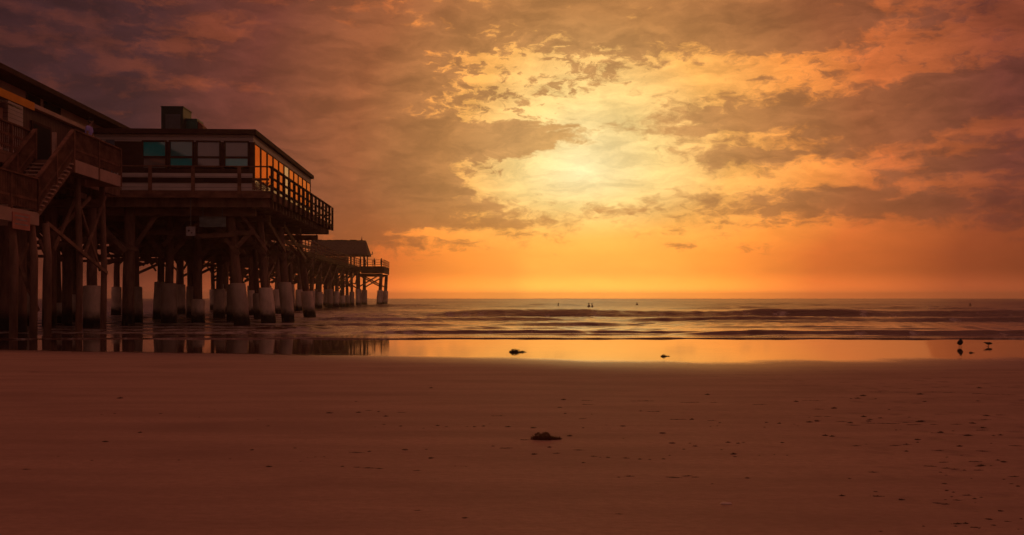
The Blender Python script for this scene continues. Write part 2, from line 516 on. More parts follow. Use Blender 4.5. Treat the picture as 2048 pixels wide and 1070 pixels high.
def sand_material():
    m = bpy.data.materials.new('beach_sand')
    m.use_nodes = True
    nt = m.node_tree
    bs = nt.nodes['Principled BSDF']
    g = nd(nt, 'ShaderNodeNewGeometry')
    P = S(nt, g.outputs['Position'])
    wet = S(nt, nd(nt, 'ShaderNodeAttribute', attribute_name='wet').outputs['Fac'])
    damp = S(nt, nd(nt, 'ShaderNodeAttribute', attribute_name='damp').outputs['Fac'])
    streak = noise(nt, vmath(nt, 'MULTIPLY', P, (0.22, 1.6, 1)), 1.0, 7, 0.6)
    patch = noise(nt, vmath(nt, 'MULTIPLY', P, (0.5, 0.9, 1)), 1.0, 6, 0.6)
    fine = noise(nt, P, 60.0, 4, 0.7)
    speck = noise(nt, vmath(nt, 'MULTIPLY', P, (9.0, 14.0, 1)), 1.0, 4, 0.65)
    c = mixc(nt, streak.smooth(0.32, 0.68), (0.355, 0.212, 0.146), (0.490, 0.300, 0.202))
    grain = noise(nt, vmath(nt, 'MULTIPLY', P, (11.0, 17.0, 1)), 1.0, 7, 0.78)
    c = mixc(nt, grain.smooth(0.34, 0.66, 0.0, 0.55), c, (0.27, 0.155, 0.105))
    c = mixc(nt, patch.smooth(0.45, 0.75, 0, 0.45), c, (0.20, 0.105, 0.075))
    c = mixc(nt, fine.smooth(0.3, 0.75, 0, 0.3), c, (0.33, 0.18, 0.12))
    c = mixc(nt, speck.smooth(0.66, 0.80, 0, 0.5), c, (0.10, 0.05, 0.035))
    sp0 = nd(nt, 'ShaderNodeSeparateXYZ')
    nt.links.new(P.k, sp0.inputs[0])
    xr = S(nt, sp0.outputs[0]).smooth(1.0, 6.0, 0.12, 1.0)
    wv = noise(nt, P, 1.3, 3, 0.5, out=1)
    vo = nd(nt, 'ShaderNodeTexVoronoi', voronoi_dimensions='2D')
    nt.links.new(vmath(nt, 'ADD', vmath(nt, 'MULTIPLY', P, (2.1, 1.7, 1)), vmath(nt, 'SCALE', wv, scale=0.9)).k, vo.inputs['Vector'])
    vo.inputs['Scale'].default_value = 1.0
    pits = S(nt, vo.outputs['Distance']).smooth(0.10, 0.26, 1.0, 0.0) * xr * (1.0 * damp.m('SUBTRACT', 1.0) * -1.0) * noise(nt, P, 0.45, 3, 0.5).smooth(0.42, 0.6)
    c = mixc(nt, pits * 0.40, c, (0.12, 0.062, 0.044))  # shade of the dents darkened into the sand colour
    mot = noise(nt, vmath(nt, 'MULTIPLY', P, (1.4, 2.2, 1)), 1.0, 6, 0.7).smooth(0.52, 0.72) * xr
    c = mixc(nt, mot * 0.42, c, (0.13, 0.066, 0.048))
    c = mixc(nt, damp * 0.45, c, (0.12, 0.062, 0.042))
    c = mixc(nt, wet, c, (0.055, 0.030, 0.020))
    nt.links.new(c.k, bs.inputs['Base Color'])
    film = noise(nt, vmath(nt, 'MULTIPLY', P, (0.25, 1.4, 1)), 1.0, 5, 0.6).smooth(0.35, 0.8, 0.0, 0.05)
    rough = mixc(nt, wet, mixc(nt, damp, (0.66, 0.66, 0.66), (0.31, 0.31, 0.31)), (0.03, 0.03, 0.03))
    rs = nd(nt, 'ShaderNodeSeparateColor')
    nt.links.new(rough.k, rs.inputs[0])
    nt.links.new((S(nt, rs.outputs[0]) + film * wet).k, bs.inputs['Roughness'])
    nt.links.new((wet * 0.35 + damp * 0.16 + 0.36).k, bs.inputs['Specular IOR Level'])
    h = noise(nt, vmath(nt, 'MULTIPLY', P, (3.0, 9.0, 1)), 1.0, 6, 0.65) * 1.0 + fine * 0.25 + streak * 0.6 + speck * 0.5 + grain * 0.6 - pits * 1.6
    b = nd(nt, 'ShaderNodeBump')
    nt.links.new((wet.m('SUBTRACT', 1.0) * -0.42).m('MAXIMUM', 0.004).k, b.inputs['Strength'])
    b.inputs['Distance'].default_value = 0.030
    nt.links.new(h.k, b.inputs['Height'])
    nt.links.new(b.outputs[0], bs.inputs['Normal'])
    return m


def make_beach():
    xs = np.concatenate([-np.geomspace(20, 2500, 24)[::-1], np.linspace(-19.8, 19.8, 300), np.geomspace(20, 2500, 24)])
    ys = np.concatenate([-np.geomspace(4, 900, 14)[::-1], np.linspace(-3, 4, 10), 3000 / np.linspace(700, 76, 420), [41, 44, 50, 60, 90]])
    X, Y = np.meshgrid(xs, ys)
    Z = sand_z(X, Y)
    d = Y - wet_y(X)
    soft = np.interp(X, [-12, -5, 0, 14], [0.12, 0.25, 0.7, 0.9])
    patchy = 0.20 * sines(X + 0.3 * Y, 21, 1, 6) * sstep(X, -6, 2)
    wet = sstep(d + patchy, -soft, soft)
    wet *= sstep(Y, 15, 20)
    damp = sstep(d, -np.interp(X, [-15, -4, 4, 14], [2.0, 4.0, 6.0, 5.0]), 0.0)
    o = grid_obj('beach', X, Y, Z, sand_material(), {'wet': wet, 'damp': damp})
    tag(o, 'brown sand beach with a strip of shining wet sand along the water', 'beach', kind='structure')


# each breaker: seen top row of its crest, amplitude, front width, back width, columns it spans (in image columns at its distance)
BREAKERS = [
    (620.5, 0.46, 1.35, 3.4, 830, 2300, 0.30), (621.5, 0.20, 1.2, 3.5, 560, 900, 0.3),
    (633.8, 0.27, 0.70, 1.8, 1240, 2300, 0.25), (634.2, 0.22, 0.6, 1.6, 600, 1150, 0.25),
    (644.5, 0.17, 0.50, 1.3, 1000, 1260, 0.2), (645.5, 0.16, 0.46, 1.2, 620, 930, 0.2), (651.5, 0.09, 0.35, 1.0, 1400, 1760, 0.2),
    (660.3, 0.19, 0.42, 1.5, 1380, 2400, 0.12), (660.8, 0.13, 0.34, 1.2, 720, 1400, 0.12), (664.0, 0.05, 0.25, 1.0, 350, 800, 0.1),
    (611.0, 0.30, 2.5, 6.0, 880, 1130, 0.5), (612.0, 0.36, 2.5, 6.0, 1330, 1560, 0.5), (613.5, 0.34, 2.2, 6.0, 1660, 1960, 0.5),
    (628.0, 0.16, 0.9, 2.4, 930, 1330, 0.3), (627.5, 0.16, 0.9, 2.4, 1500, 1760, 0.3), (640.0, 0.13, 0.55, 1.6, 1380, 1700, 0.25),
    (655.0, 0.07, 0.34, 1.2, 900, 1180, 0.15), (655.5, 0.08, 0.34, 1.2, 1600, 1900, 0.15), (668.0, 0.05, 0.24, 0.9, 950, 1330, 0.1), (669.5, 0.045, 0.22, 0.9, 1480, 1800, 0.1),
    (654.0, 0.09, 0.36, 1.2, 480, 700, 0.15), (628.5, 0.18, 0.9, 2.2, 620, 830, 0.3),
    (615.0, 0.22, 2.2, 6.0, 760, 960, 0.5), (606.5, 0.42, 5.0, 12.0, 1040, 1180, 0.8), (607.0, 0.45, 5.0, 12.0, 1620, 1800, 0.8),
    (606.0, 0.45, 5.0, 14.0, 1420, 1600, 0.8), (608.0, 0.42, 4.0, 12.0, 700, 900, 0.8),
]


def sea_z(X, Y):
    z = np.zeros_like(X)
    pxx = 1024 + 2000 * X / Y
    for i, (py, A, wf, wb, x0, x1, jit) in enumerate(BREAKERS):
        yc = 2000 * (EYE - A) / (py - 596)
        am = sstep(pxx, x0 - 70, x0 + 90) * (1 - sstep(pxx, x1 - 90, x1 + 70))
        am = am * np.clip(0.92 + 0.16 * sines(pxx, 40 + i, 160, 900), 0.4, 1.3)
        my = jit * 0.010 * yc * yc / 30 * sines(X, 60 + i, 0.12 * yc, 0.7 * yc)
        t = Y - (yc + my)
        prof = np.where(t < 0, np.exp(-(t / wf) ** 2), np.exp(-np.abs(t) / wb))
        trough = -0.25 * np.exp(-((t + 1.8 * wf) / (1.2 * wf)) ** 2)
        z += A * am * (prof + trough)
    far = sstep(Y, 38, 110)
    z += far * 0.10 * sines(Y + 0.25 * X, 80, 5, 16, 8) * sines(X, 81, 20, 80)
    z += sstep(Y, 90, 200) * 0.22 * sines(Y + 0.12 * X, 82, 12, 45, 8) * (0.6 + 0.4 * sines(X, 83, 30, 150))
    z += sstep(Y, 36, 42) * 0.022 * sines(Y * 1.0 + 0.5 * X, 84, 0.7, 2.4, 8) * sines(X - 0.3 * Y, 85, 1.5, 6, 6)
    return z


def sea_material():
    m = bpy.data.materials.new('sea_water')
    m.use_nodes = True
    nt = m.node_tree
    bs = nt.nodes['Principled BSDF']
    g = nd(nt, 'ShaderNodeNewGeometry')
    P = S(nt, g.outputs['Position'])
    foam = S(nt, nd(nt, 'ShaderNodeAttribute', attribute_name='foam').outputs['Fac'])
    fn = noise(nt, vmath(nt, 'MULTIPLY', P, (0.8, 0.9, 2)), 1.0, 7, 0.65)
    f2 = noise(nt, vmath(nt, 'MULTIPLY', P, (4.0, 5.0, 3)), 1.0, 5, 0.65)
    fm = (foam + (fn - 0.5) * 1.3 + (f2 - 0.5) * 0.6).smooth(0.24, 0.66) * foam.smooth(0.02, 0.2)
    c = mixc(nt, fm, (0.085, 0.042, 0.028), (0.42, 0.36, 0.33))
    nt.links.new(c.k, bs.inputs['Base Color'])
    bs.inputs['IOR'].default_value = 1.33
    bs.inputs['Specular IOR Level'].default_value = 0.5
    sp = nd(nt, 'ShaderNodeSeparateXYZ')
    nt.links.new(P.k, sp.inputs[0])
    y = S(nt, sp.outputs[1])
    nt.links.new((fm * 0.35 + y.smooth(40, 220, 0.07, 0.24)).k, bs.inputs['Roughness'])
    h1 = noise(nt, vmath(nt, 'MULTIPLY', P, (0.55, 1.5, 1)), 1.0, 6, 0.6)
    h2 = noise(nt, vmath(nt, 'MULTIPLY', P, (2.2, 5.0, 1)), 1.0, 4, 0.6)
    b = nd(nt, 'ShaderNodeBump')
    nt.links.new(y.smooth(37, 75, 0.10, 1.0).k, b.inputs['Strength'])
    b.inputs['Distance'].default_value = 0.15
    nt.links.new((h1 + h2 * 0.3).k, b.inputs['Height'])
    nt.links.new(b.outputs[0], bs.inputs['Normal'])
    return m


def make_sea():
    ys = np.concatenate([36.0 + np.linspace(0, 1, 2)[:1], 3000 / np.arange(82.6, 5, -0.11), np.geomspace(610, 3000, 40)])
    t = np.concatenate([-np.geomspace(0.62, 4.0, 12)[::-1], np.linspace(-0.6, 0.6, 520), np.geomspace(0.62, 4.0, 12)])
    T, Y0 = np.meshgrid(t, ys)
    X = T * (Y0 + 6)
    sh = shore_y(X)
    Y = Y0 + (sh - ys[1]) * (1 - sstep(Y0, 37, 44))
    Z = sea_z(X, Y)
    e = Y - sh
    edge = sstep(e, 0.0, 0.10)
    lip = 0.030 * np.exp(-(np.maximum(e - 0.12, 0) / 0.9)) * (0.75 + 0.25 * sines(X, 90, 1, 8))
    Z = (Z * sstep(e, 0.0, 3.0) + lip + 0.018) * edge - 0.03 * (1 - edge)
    foam = 0.75 * np.exp(-(np.maximum(e, 0) / 0.35)) * edge * 0.6
    pxx = 1024 + 2000 * X / Y
    left = sstep(pxx, 1150, 700) if False else 1 - sstep(pxx, 640, 1050)
    foam += left * (1 - sstep(Y, 85, 130)) * sstep(Y, 38, 44) * np.clip(0.40 + 0.40 * sines(Y + 0.1 * X, 95, 4, 14), 0, 1)
    for i, (py, A, wf, wb, x0, x1, jit) in enumerate(BREAKERS):
        yc = 2000 * (EYE - A) / (py - 596)
        am = sstep(pxx, x0 - 70, x0 + 90) * (1 - sstep(pxx, x1 - 90, x1 + 70))
        brk = np.clip(sines(pxx, 100 + i, 30, 300), 0, 1)
        foam += 0.36 * am * brk * np.exp(-((Y - yc + 1.5 * wf) / (1.6 * wf)) ** 2)
    o = grid_obj('sea', X, Y, Z, sea_material(), {'foam': np.clip(foam, 0, 1)})
    tag(o, 'sea with low dark breakers rolling in towards the beach', 'sea', kind='structure')


make_beach()
make_sea()

# ------------------------------------------------------------------ the pier
DECK, SOFFIT = 7.20, 6.72        # walking level and underside of the joists
UR, UL = -20.0, -34.0            # right and left edge of the main deck
VEND = 190.0

pier, PO = pthing('pier', 'long timber pier on concrete sleeved piles running out over the sea', 'pier', UR, 30)


def pile(u, v, sleeve_top=None, r=0.25, rs=0.42, lean=(0, 0), top=6.3, wob=0.0, r_base=None):
    z0 = -1.2
    b = Vector((u, v, z0))
    t = Vector((u + lean[0], v + lean[1], top))
    n = 9
    pts = [b.lerp(t, i / (n - 1)) + Vector((random.uniform(-wob, wob), random.uniform(-wob, wob), 0)) for i in range(n)]
    o = MB(PO).tube(pts, [r * (1.12 - 0.22 * i / (n - 1)) for i in range(n)], 12).build('pile', M['pile'], pier, True)
    if sleeve_top:
        k = 7
        e = b.lerp(t, (sleeve_top - z0) / (top - z0))
        pp = [b.lerp(e, i / (k - 1)) for i in range(k)]
        rr = [rs * random.uniform(0.97, 1.04) * (1.06 - 0.06 * i / (k - 1)) for i in range(k)]
        pp.append(pp[-1] + Vector((0, 0, 0.05)))
        rr.append(rr[-1] * 0.86)
        MB(PO).tube(pp, rr, 18).build('concrete_sleeve', M['concrete'], o, True)
    return o


def zpx(py, Y):
    return EYE - (py - 596) * Y / 2000


# piles near enough to tell apart: image column, distance, sleeve top row, pile radius, sleeve radius, lean
NEAR = [
    (489, 55.8, 568, 0.27, 0.43, (-0.85, 0.0)), (541, 59.0, 577, 0.25, 0.42, (-0.75, 0.2)), (580, 64.0, 566, 0.24, 0.40, (-0.75, 0.2)),
    (624, 79.0, 584, 0.27, 0.47, (-1.15, 0.3)), (466, 66.0, 570, 0.24, 0.42, (0.1, 0)), (438, 73.0, 579, 0.24, 0.42, (0.1, 0)),
    (397, 60.0, 600, 0.26, 0.37, (-0.1, 0)), (383, 74.0, 574, 0.22, 0.36, (0, 0)), (337, 58.5, 568, 0.24, 0.44, (0.1, 0)),
    (316, 70.0, 565, 0.24, 0.40, (0.3, 0.2)), (256, 54.5, None, 0.31, 0.4, (0.1, 0)), (270, 60.5, 575, 0.24, 0.43, (0, 0)),
    (232, 88.0, 575, 0.26, 0.42, (0.1, 0)), (184, 50.6, 573, 0.25, 0.42, (0, 0)), (116, 58.0, 607, 0.25, 0.42, (-0.2, 0)),
    (98, 52.0, None, 0.33, 0.4, (0.1, 0)), (134, 56.5, None, 0.26, 0.4, (0, 0)), (55, 55.0, 585, 0.25, 0.42, (0, 0)),
    (26, 60.0, 575, 0.25, 0.44, (0, 0)), (10, 46.0, None, 0.30, 0.4, (0, 0)), (505, 84.0, 582, 0.24, 0.40, (0, 0)),
    (553, 92.0, 580, 0.24, 0.40, (0.2, 0)), (598, 112.0, 580, 0.26, 0.44, (0.1, 0)),
    (40, 43.0, None, 0.26, 0.4, (0, 0)), (362, 92.0, 570, 0.24, 0.40, (0, 0)), 
]
NEAR += [(152, 66.0, 590, 0.18, 0.34, (-0.2, 0)), (520, 72.0, 588, 0.18, 0.34, (-0.5, 0)), (450, 92.0, 584, 0.2, 0.36, (0.2, 0))]
near_uv = []
for px, Y, st, r, rs, ln in NEAR:
    u, v = uv(px, Y)
    near_uv.append((u, v))
    pile(u, v, zpx(st, Y) if st else None, r, rs, ln, top=6.72, wob=0.02)
BENTS = [96, 103, 110.5, 118, 126, 134, 142, 150, 158, 166, 174, 182, 189]
for i, v in enumerate(BENTS):
    for j, u in enumerate((-20.6, -23.3, -26.4, -31.5)):
        if (j == 3 and i % 2) or (j == 2 and i % 3 == 1) or (j == 1 and i < 2):
            continue
        pile(u + random.uniform(-0.25, 0.25), v + random.uniform(-0.6, 0.6), random.uniform(1.8, 3.2), 0.25, random.uniform(0.36, 0.45),
             (random.uniform(-0.25, 0.25), random.uniform(-0.2, 0.2)), top=6.1)
for u, v in ((-16.7, 190.6), (-16.5, 200.5), (-20.9, 194), (-20.5, 201)):
    pile(u, v, random.uniform(2.8, 3.4), 0.34, 0.55, (0.45 if u > -17 else 0.0, 0), top=6.1)

# main deck, cut back where the pavilion stands beside it
b = MB(PO).box((UL, 33, DECK - 0.12), (UR - 0.02, VEND, DECK))
b.box((UL, VEND, DECK - 0.12), (-15.8, VEND + 13, DECK))
b.box((UR - 0.02, 33, DECK - 0.12), (-17.85, 52.6, DECK))
b.build('deck', M['timber_long'], pier)
b = MB(PO)
for i in range(9):
    u = UL + 0.4 + i * (UR - UL - 0.6) / 8
    b.box((u - 0.09, 33, SOFFIT), (u + 0.09, VEND, DECK - 0.125))
for u in (-19.0, -17.95):
    b.box((u - 0.09, 33, SOFFIT), (u + 0.09, 52.4, DECK - 0.125))
for i in range(7):
    v = VEND + 0.3 + i * 2.05
    b.box((UL, v - 0.09, SOFFIT), (-15.9, v + 0.09, DECK - 0.125))
b.build('floor_framing', M['timber'], pier)
b = MB(PO).box((UR - 0.015, 78, SOFFIT - 0.05), (UR + 0.07, VEND - 0.08, DECK + 0.1))
b.box((UR - 0.015, VEND - 0.075, SOFFIT - 0.55), (-15.72, VEND - 0.003, DECK + 0.3))
b.box((-15.79, VEND, SOFFIT - 0.55), (-15.72, VEND + 13, DECK + 0.3))
b.build('edge_board', M['trim'], pier)

# cap beams and bracing
for v in [40, 46] + [v for v in BENTS]:
    MB(PO).box((UL + 0.3, v - 0.18, 6.1), (UR - 0.1, v + 0.18, SOFFIT - 0.005)).build('cap_beam', M['timber_long'], pier)
for v in (50.6, 55.6, 59.6, 64.4, 70.5, 78.4):
    MB(PO).box((-32.5, v - 0.17, 6.0), (-18.2 if v < 54 else -11.6, v + 0.17, 6.38)).build('cap_beam', M['timber_long'], pier)
for v in (190.6, 200.5):
    MB(PO).box((-21.5, v - 0.2, 5.75), (-16.0, v + 0.2, 6.15)).build('cap_beam', M['timber_long'], pier)
brace_n = [0]


def brace(p, q, w=0.09, h=0.24):
    brace_n[0] += 1
    MB(PO).beam(p, q, w, h).build('brace', M['timber_long'], pier)


for i, v in enumerate(BENTS):
    brace((-20.7, v - 0.3, 3.4), (-26.0, v - 0.3, 6.2))
    brace((-20.7, v + 0.3, 6.1), (-26.0, v + 0.3, 3.5))
    if i % 2 == 0:
        brace((-26.2, v - 0.3, 6.0), (-31.5, v - 0.3, 3.6))
    if i + 1 < len(BENTS):
        brace((-20.25, v, 3.4 + random.uniform(0, 0.8)), (-20.25, BENTS[i + 1] - random.uniform(0, 3), 6.4))
for v in (190.3, 200.8):
    brace((-20.8, v, 6.0), (-16.5, v, 3.7))
    brace((-20.8, v, 3.4), (-16.5, v, 5.9))
# bracing under the pavilion and the near deck
for (px, Y), zt, d in (((487, 55.8), 6.0, 1), ((539, 59.0), 6.0, 1), ((577, 64.0), 6.0, 1), ((622, 79.0), 6.0, 1), ((397, 60.0), 6.0, -1),
                       ((337, 58.5), 6.0, -1), ((337, 58.5), 6.1, 1), ((256, 54.5), 6.0, 1), ((466, 66.0), 6.0, 1), ((438, 73.0), 6.0, -1), ((316, 70.0), 6.0, 1)):
    u, v = uv(px, Y)
    brace((u - 0.2 * d, v - 0.28, 3.9), (u - 2.1 * d, v - 0.28, zt + 0.3))
    if px < 450 and (d > 0 or Y > 59):
        brace((u + 0.2 * d, v + 0.30, 4.2), (u + 1.6 * d, v + 0.30, zt + 0.3))
def pu(px, Y, z):
    u, v = uv(px, Y)
    return (u, v - 0.3, z)


for p, q in ((pu(478, 55.8, 6.4), pu(535, 59, 4.3)), (pu(530, 59, 6.4), pu(572, 64, 4.5)), (pu(565, 64, 6.3), pu(612, 79, 4.6)),
             (pu(463, 55.4, 5.1), pu(512, 55.4, 5.1)), (pu(395, 55.4, 4.9), pu(470, 55.4, 5.0)), (pu(476, 55.6, 4.3), pu(505, 55.6, 5.2)),
             (pu(300, 58, 5.3), pu(400, 58, 5.2)), (pu(330, 58.2, 4.5), pu(372, 58.2, 6.0)), (pu(215, 54.4, 4.7), pu(280, 54.4, 4.1)),
             (pu(240, 60, 4.4), pu(330, 60, 4.9)), (pu(200, 54, 5.6), pu(256, 54, 4.0)), (pu(100, 52, 4.1), pu(190, 52, 4.6)),
             (pu(410, 70, 4.2), pu(470, 70, 5.3)), (pu(350, 72, 4.6), pu(410, 72, 4.0)), (pu(440, 66, 5.4), pu(480, 66, 4.1)),
             (pu(500, 62, 5.6), pu(560, 62, 5.5)), (pu(560, 66, 5.3), pu(622, 78, 5.4)), (pu(280, 66, 5.2), pu(330, 66, 4.1)),
             (pu(520, 70, 4.2), pu(560, 70, 5.4)),
             (pu(60, 56, 5.6), pu(130, 56, 3.6)), (pu(140, 57, 3.8), pu(86, 57, 5.9)), (pu(205, 60, 5.8), pu(262, 60, 3.9)), (pu(300, 70, 3.9), pu(250, 70, 5.8)),
             (pu(150, 64, 5.9), pu(215, 64, 3.6)), (pu(345, 64, 5.9), pu(398, 64, 4.1)), (pu(20, 52, 5.8), pu(70, 52, 3.0))):
    brace(p, q)


def knee(p, q):
    MB(PO).beam(p, q, 0.08, 0.18).build('knee_brace', M['timber_long'], pier)


for v in BENTS[:10]:
    for u in (-20.6, -26.0, -31.5):
        for d in (-1, 1):
            z = random.uniform(3.9, 4.7)
            if random.random() < 0.8:
                knee((u + 0.1 * d, v - 0.25 * d, z), (u + random.uniform(1.3, 2.2) * d, v - 0.25 * d, 6.15))
for u, v in near_uv:
    if v > 57:
        for d in ((-1, 1) if u < -16 else (-1,)):
            knee((u + 0.15 * d, v + 0.27, random.uniform(4.0, 4.8)), (u + random.uniform(1.2, 2.0) * d, v + 0.27, 6.3))
for i, v in enumerate(BENTS):
    MB(PO).beam((-20.9, v + 0.4, 6.0), (-23.2, v + 0.4, random.uniform(3.0, 4.2)), 0.08, 0.2).build('tie_beam', M['timber_long'], pier)
    MB(PO).beam((-20.5, v - 0.4, random.uniform(3.6, 4.6)), (-26.0, v - 0.4, random.uniform(3.8, 4.8)), 0.08, 0.2).build('tie_beam', M['timber_long'], pier)
for v in (62, 67.5, 74, 83, 90):
    z = random.uniform(4.6, 5.2)
    u0 = -13.2 if v < 76 else -20.4
    MB(PO).beam((u0, v, z), (-31.5, v, z + random.uniform(-0.3, 0.3)), 0.09, 0.22).build('tie_beam', M['timber_long'], pier)
    MB(PO).beam((u0 - 3, v + 0.2, 6.3), (u0 - 9, v + 0.2, 4.3), 0.09, 0.22).build('tie_beam', M['timber_long'], pier)
    MB(PO).beam((u0 - 11, v + 0.2, 6.3), (u0 - 6, v + 0.2, 4.2), 0.09, 0.22).build('tie_beam', M['timber_long'], pier)


def railing(parent, origin, pts, zb, zt, post_step, name='railing', rails=3, mat_='rail', drop=0.0, picket=0.0, post=0.11, posts=True, rail_h=0.09, top_w=0.16):
    """rails along pts (u,v) at deck height zb; posts are pieces of their own"""
    b = MB(origin)
    for (a, c) in zip(pts[:-1], pts[1:]):
        za, zc = (a[2], c[2]) if len(a) > 2 else (zb, zb)
        A, C = Vector((a[0], a[1], za)), Vector((c[0], c[1], zc))
        h = zt - zb
        up = Vector((0, 0, 1))
        b.beam(A + up * h, C + up * h, top_w, 0.06)
        for i in range(rails - 1):
            hh = h * (i + 0.62) / (rails - 0.35) * 0.98
            b.beam(A + up * hh, C + up * hh, 0.05, rail_h)
        if picket:
            L = (C - A).length
            for k in range(int(L / picket)):
                e = A.lerp(C, (k + 0.5) * picket / L)
                b.beam(e + up * 0.12, e + up * (h - 0.03), 0.04, 0.04)
    o = b.build(name, M[mat_], parent)
    if posts:
        for si, (a, c) in enumerate(zip(pts[:-1], pts[1:])):
            za, zc = (a[2], c[2]) if len(a) > 2 else (zb, zb)
            A, C = Vector((a[0], a[1], za)), Vector((c[0], c[1], zc))
            L = (C - A).length
            n = max(1, round(L / post_step))
            for k in range(n + 1):
                if k == n and si < len(pts) - 2:
                    continue
                e = A.lerp(C, k / n)
                MB(origin).box((e.x - post / 2, e.y - post / 2, e.z - drop), (e.x + post / 2, e.y + post / 2, e.z + zt - zb + 0.02)).build('post', M[mat_], o)
    return o


railing(pier, PO, [(UR, 80), (UR, VEND - 0.05), (-15.75, VEND - 0.05), (-15.75, VEND + 13)], DECK, 8.72, 2.5, rails=4, drop=0.15, picket=0.0)
railing(pier, PO, [(UL + 0.1, 84), (UL + 0.1, VEND + 13)], DECK, 8.5, 6.0, rails=3)
railing(pier, PO, [(-17.9, 33.5), (-17.9, 41.8)], DECK, 8.35, 1.7, rails=3, picket=0.16)

# ------------------------------------------------------------------ timber stair at the side of the deck
stair, TO = pthing('timber_staircase', 'dark timber staircase with picket rails climbing to the pier deck', 'staircase', -17, 36)
LOW = 4.70
MB(TO).box((-17.8, 42.0, DECK - 0.13), (-16.25, 47.6, DECK - 0.003)).build('landing', M['timber_long'], stair)
b = MB(TO).box((-16.245, 41.95, DECK - 0.50), (-16.18, 47.6, DECK + 0.02))
b.box((-17.8, 47.605, DECK - 0.50), (-16.18, 47.66, DECK + 0.02))
b.build('edge_board', M['beige'], stair)
MB(TO).box((-17.8, 34.0, LOW - 0.13), (-16.25, 38.6, LOW - 0.003)).build('landing', M['timber_long'], stair)
b = MB(TO).box((-16.245, 34.0, LOW - 0.46), (-16.18, 38.62, LOW + 0.02))
b.box((-17.8, 38.605, LOW - 0.46), (-16.25, 38.66, LOW - 0.15))
b.build('edge_board', M['beige'], stair)
MB(TO).box((-17.2, 42.7, DECK), (-16.32, 44.4, DECK + 0.2)).build('step', M['timber_long'], stair)
nst = 13
for s_ in (-17.72, -16.30):
    MB(TO).beam((s_, 38.5, LOW - 0.12), (s_, 42.1, DECK - 0.22), 0.07, 0.34).build('stringer', M['timber_long'], stair)
for i in range(nst):
    f = (i + 0.5) / nst
    v = 38.6 + f * 3.4
    z = LOW + (i + 1) * (DECK - LOW) / (nst + 1)
    MB(TO).box((-17.85, v - 0.15, z - 0.05), (-16.17, v + 0.15, z)).build('step', M['beige'], stair)
for uu in (-17.75, -16.22):
    railing(stair, TO, [(uu, 34.1, LOW), (uu, 38.55, LOW)], LOW, LOW + 1.30, 2.2, rails=2, picket=0.13)
    railing(stair, TO, [(uu, 38.55, LOW + 0.1), (uu, 42.0, DECK)], LOW, LOW + 1.25, 1.9, rails=2, picket=0.13)
railing(stair, TO, [(-16.22, 42.0, DECK), (-16.22, 47.6, DECK)], DECK, DECK + 1.25, 2.6, rails=2, picket=0.13, post=0.13, drop=0.5)
railing(stair, TO, [(-16.22, 47.62, DECK), (-17.8, 47.62, DECK)], DECK, DECK + 1.25, 1.6, rails=2, picket=0.13)
MB(TO).box((-17.0, 41.8, DECK - 1.0), (-16.86, 41.94, DECK + 1.1)).build('post', M['beige'], stair)
for px, Y, top in ((157, 43.3, 6.7), (206, 46.8, 6.7), (66, 38.0, 4.25), (26, 36.2, 4.25), (94, 38.9, 4.4)):
    u, v = uv(px, Y)
    MB(TO).tube([(u, v, -0.8), (u + 0.05, v, 3), (u - 0.05, v, top)], [0.15, 0.14, 0.13], 10).build('support_post', M['timber'], stair, True)
for a, c in (((211, 46.4, 392), (168, 43.6, 512)), ((162, 43.4, 420), (200, 46.5, 540)), ((94, 39, 446), (214, 46.6, 546)), ((108, 41, 500), (150, 44, 400)),
             ((18, 37.0, 478), (76, 38.6, 622)), ((56, 38.4, 488), (36, 37.5, 535)), ((78, 39.5, 480), (95, 40, 515)), ((180, 45, 395), (110, 42, 470))):
    (u0, v0), (u1, v1) = uv(a[0], a[1]), uv(c[0], c[1])
    MB(TO).beam((u0, v0, zpx(a[2], a[1])), (u1, v1, zpx(c[2], c[1])), 0.08, 0.16).build('brace', M['timber_long'], stair)

# ------------------------------------------------------------------ long building on the pier
hall, HO = pthing('pier_building', 'long pale building with a sloping dark roof on the pier deck', 'building', -27, 34, DECK)
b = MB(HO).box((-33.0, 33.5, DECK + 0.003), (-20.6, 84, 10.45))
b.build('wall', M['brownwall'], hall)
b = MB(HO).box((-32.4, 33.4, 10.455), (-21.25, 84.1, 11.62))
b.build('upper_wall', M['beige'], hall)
MB(HO).box((-21.9, 33.3, 10.46), (-20.35, 61, 10.66)).build('ledge', M['beige'], hall)
b = MB(HO)
for u0, u1, z0, z1 in ((-20.25, -27.0, 11.50, 13.3), (-33.8, -27.0, 11.50, 13.3)):
    vs = [(u0, 32.8, z0), (u0, 85, z0), (u1, 85, z1), (u1, 32.8, z1)]
    vs += [(p[0], p[1], p[2] + 0.16) for p in vs]
    b.add(vs, [(0, 1, 2, 3), (7, 6, 5, 4), (0, 4, 5, 1), (1, 5, 6, 2), (2, 6, 7, 3), (3, 7, 4, 0)])
rf = b.build('roof', M['roof'], hall)
MB(HO).box((-20.22, 32.9, 11.44), (-20.14, 84.8, 11.68)).build('fascia_board', M['trim'], rf)
MB(HO).box((-21.7, 33.2, 11.45), (-20.25, 84.6, 11.49)).build('soffit', M['trim'], rf)
for v0, v1 in ((49.3, 50.7), (51.3, 53.2)):
    f = MB(HO).box((-21.26, v0 - 0.07, 10.86), (-21.20, v1 + 0.07, 11.42)).build('window', M['trim'], hall)
    MB(HO).box((-21.199, v0, 10.93), (-21.19, v1, 11.36)).build('pane', M['dark'], f)
MB(HO).box((-20.59, 39.0, DECK + 0.05), (-20.55, 44.1, 9.75)).build('doorway', M['dark'], hall)  # flat dark panel, the opening's shade put into its colour
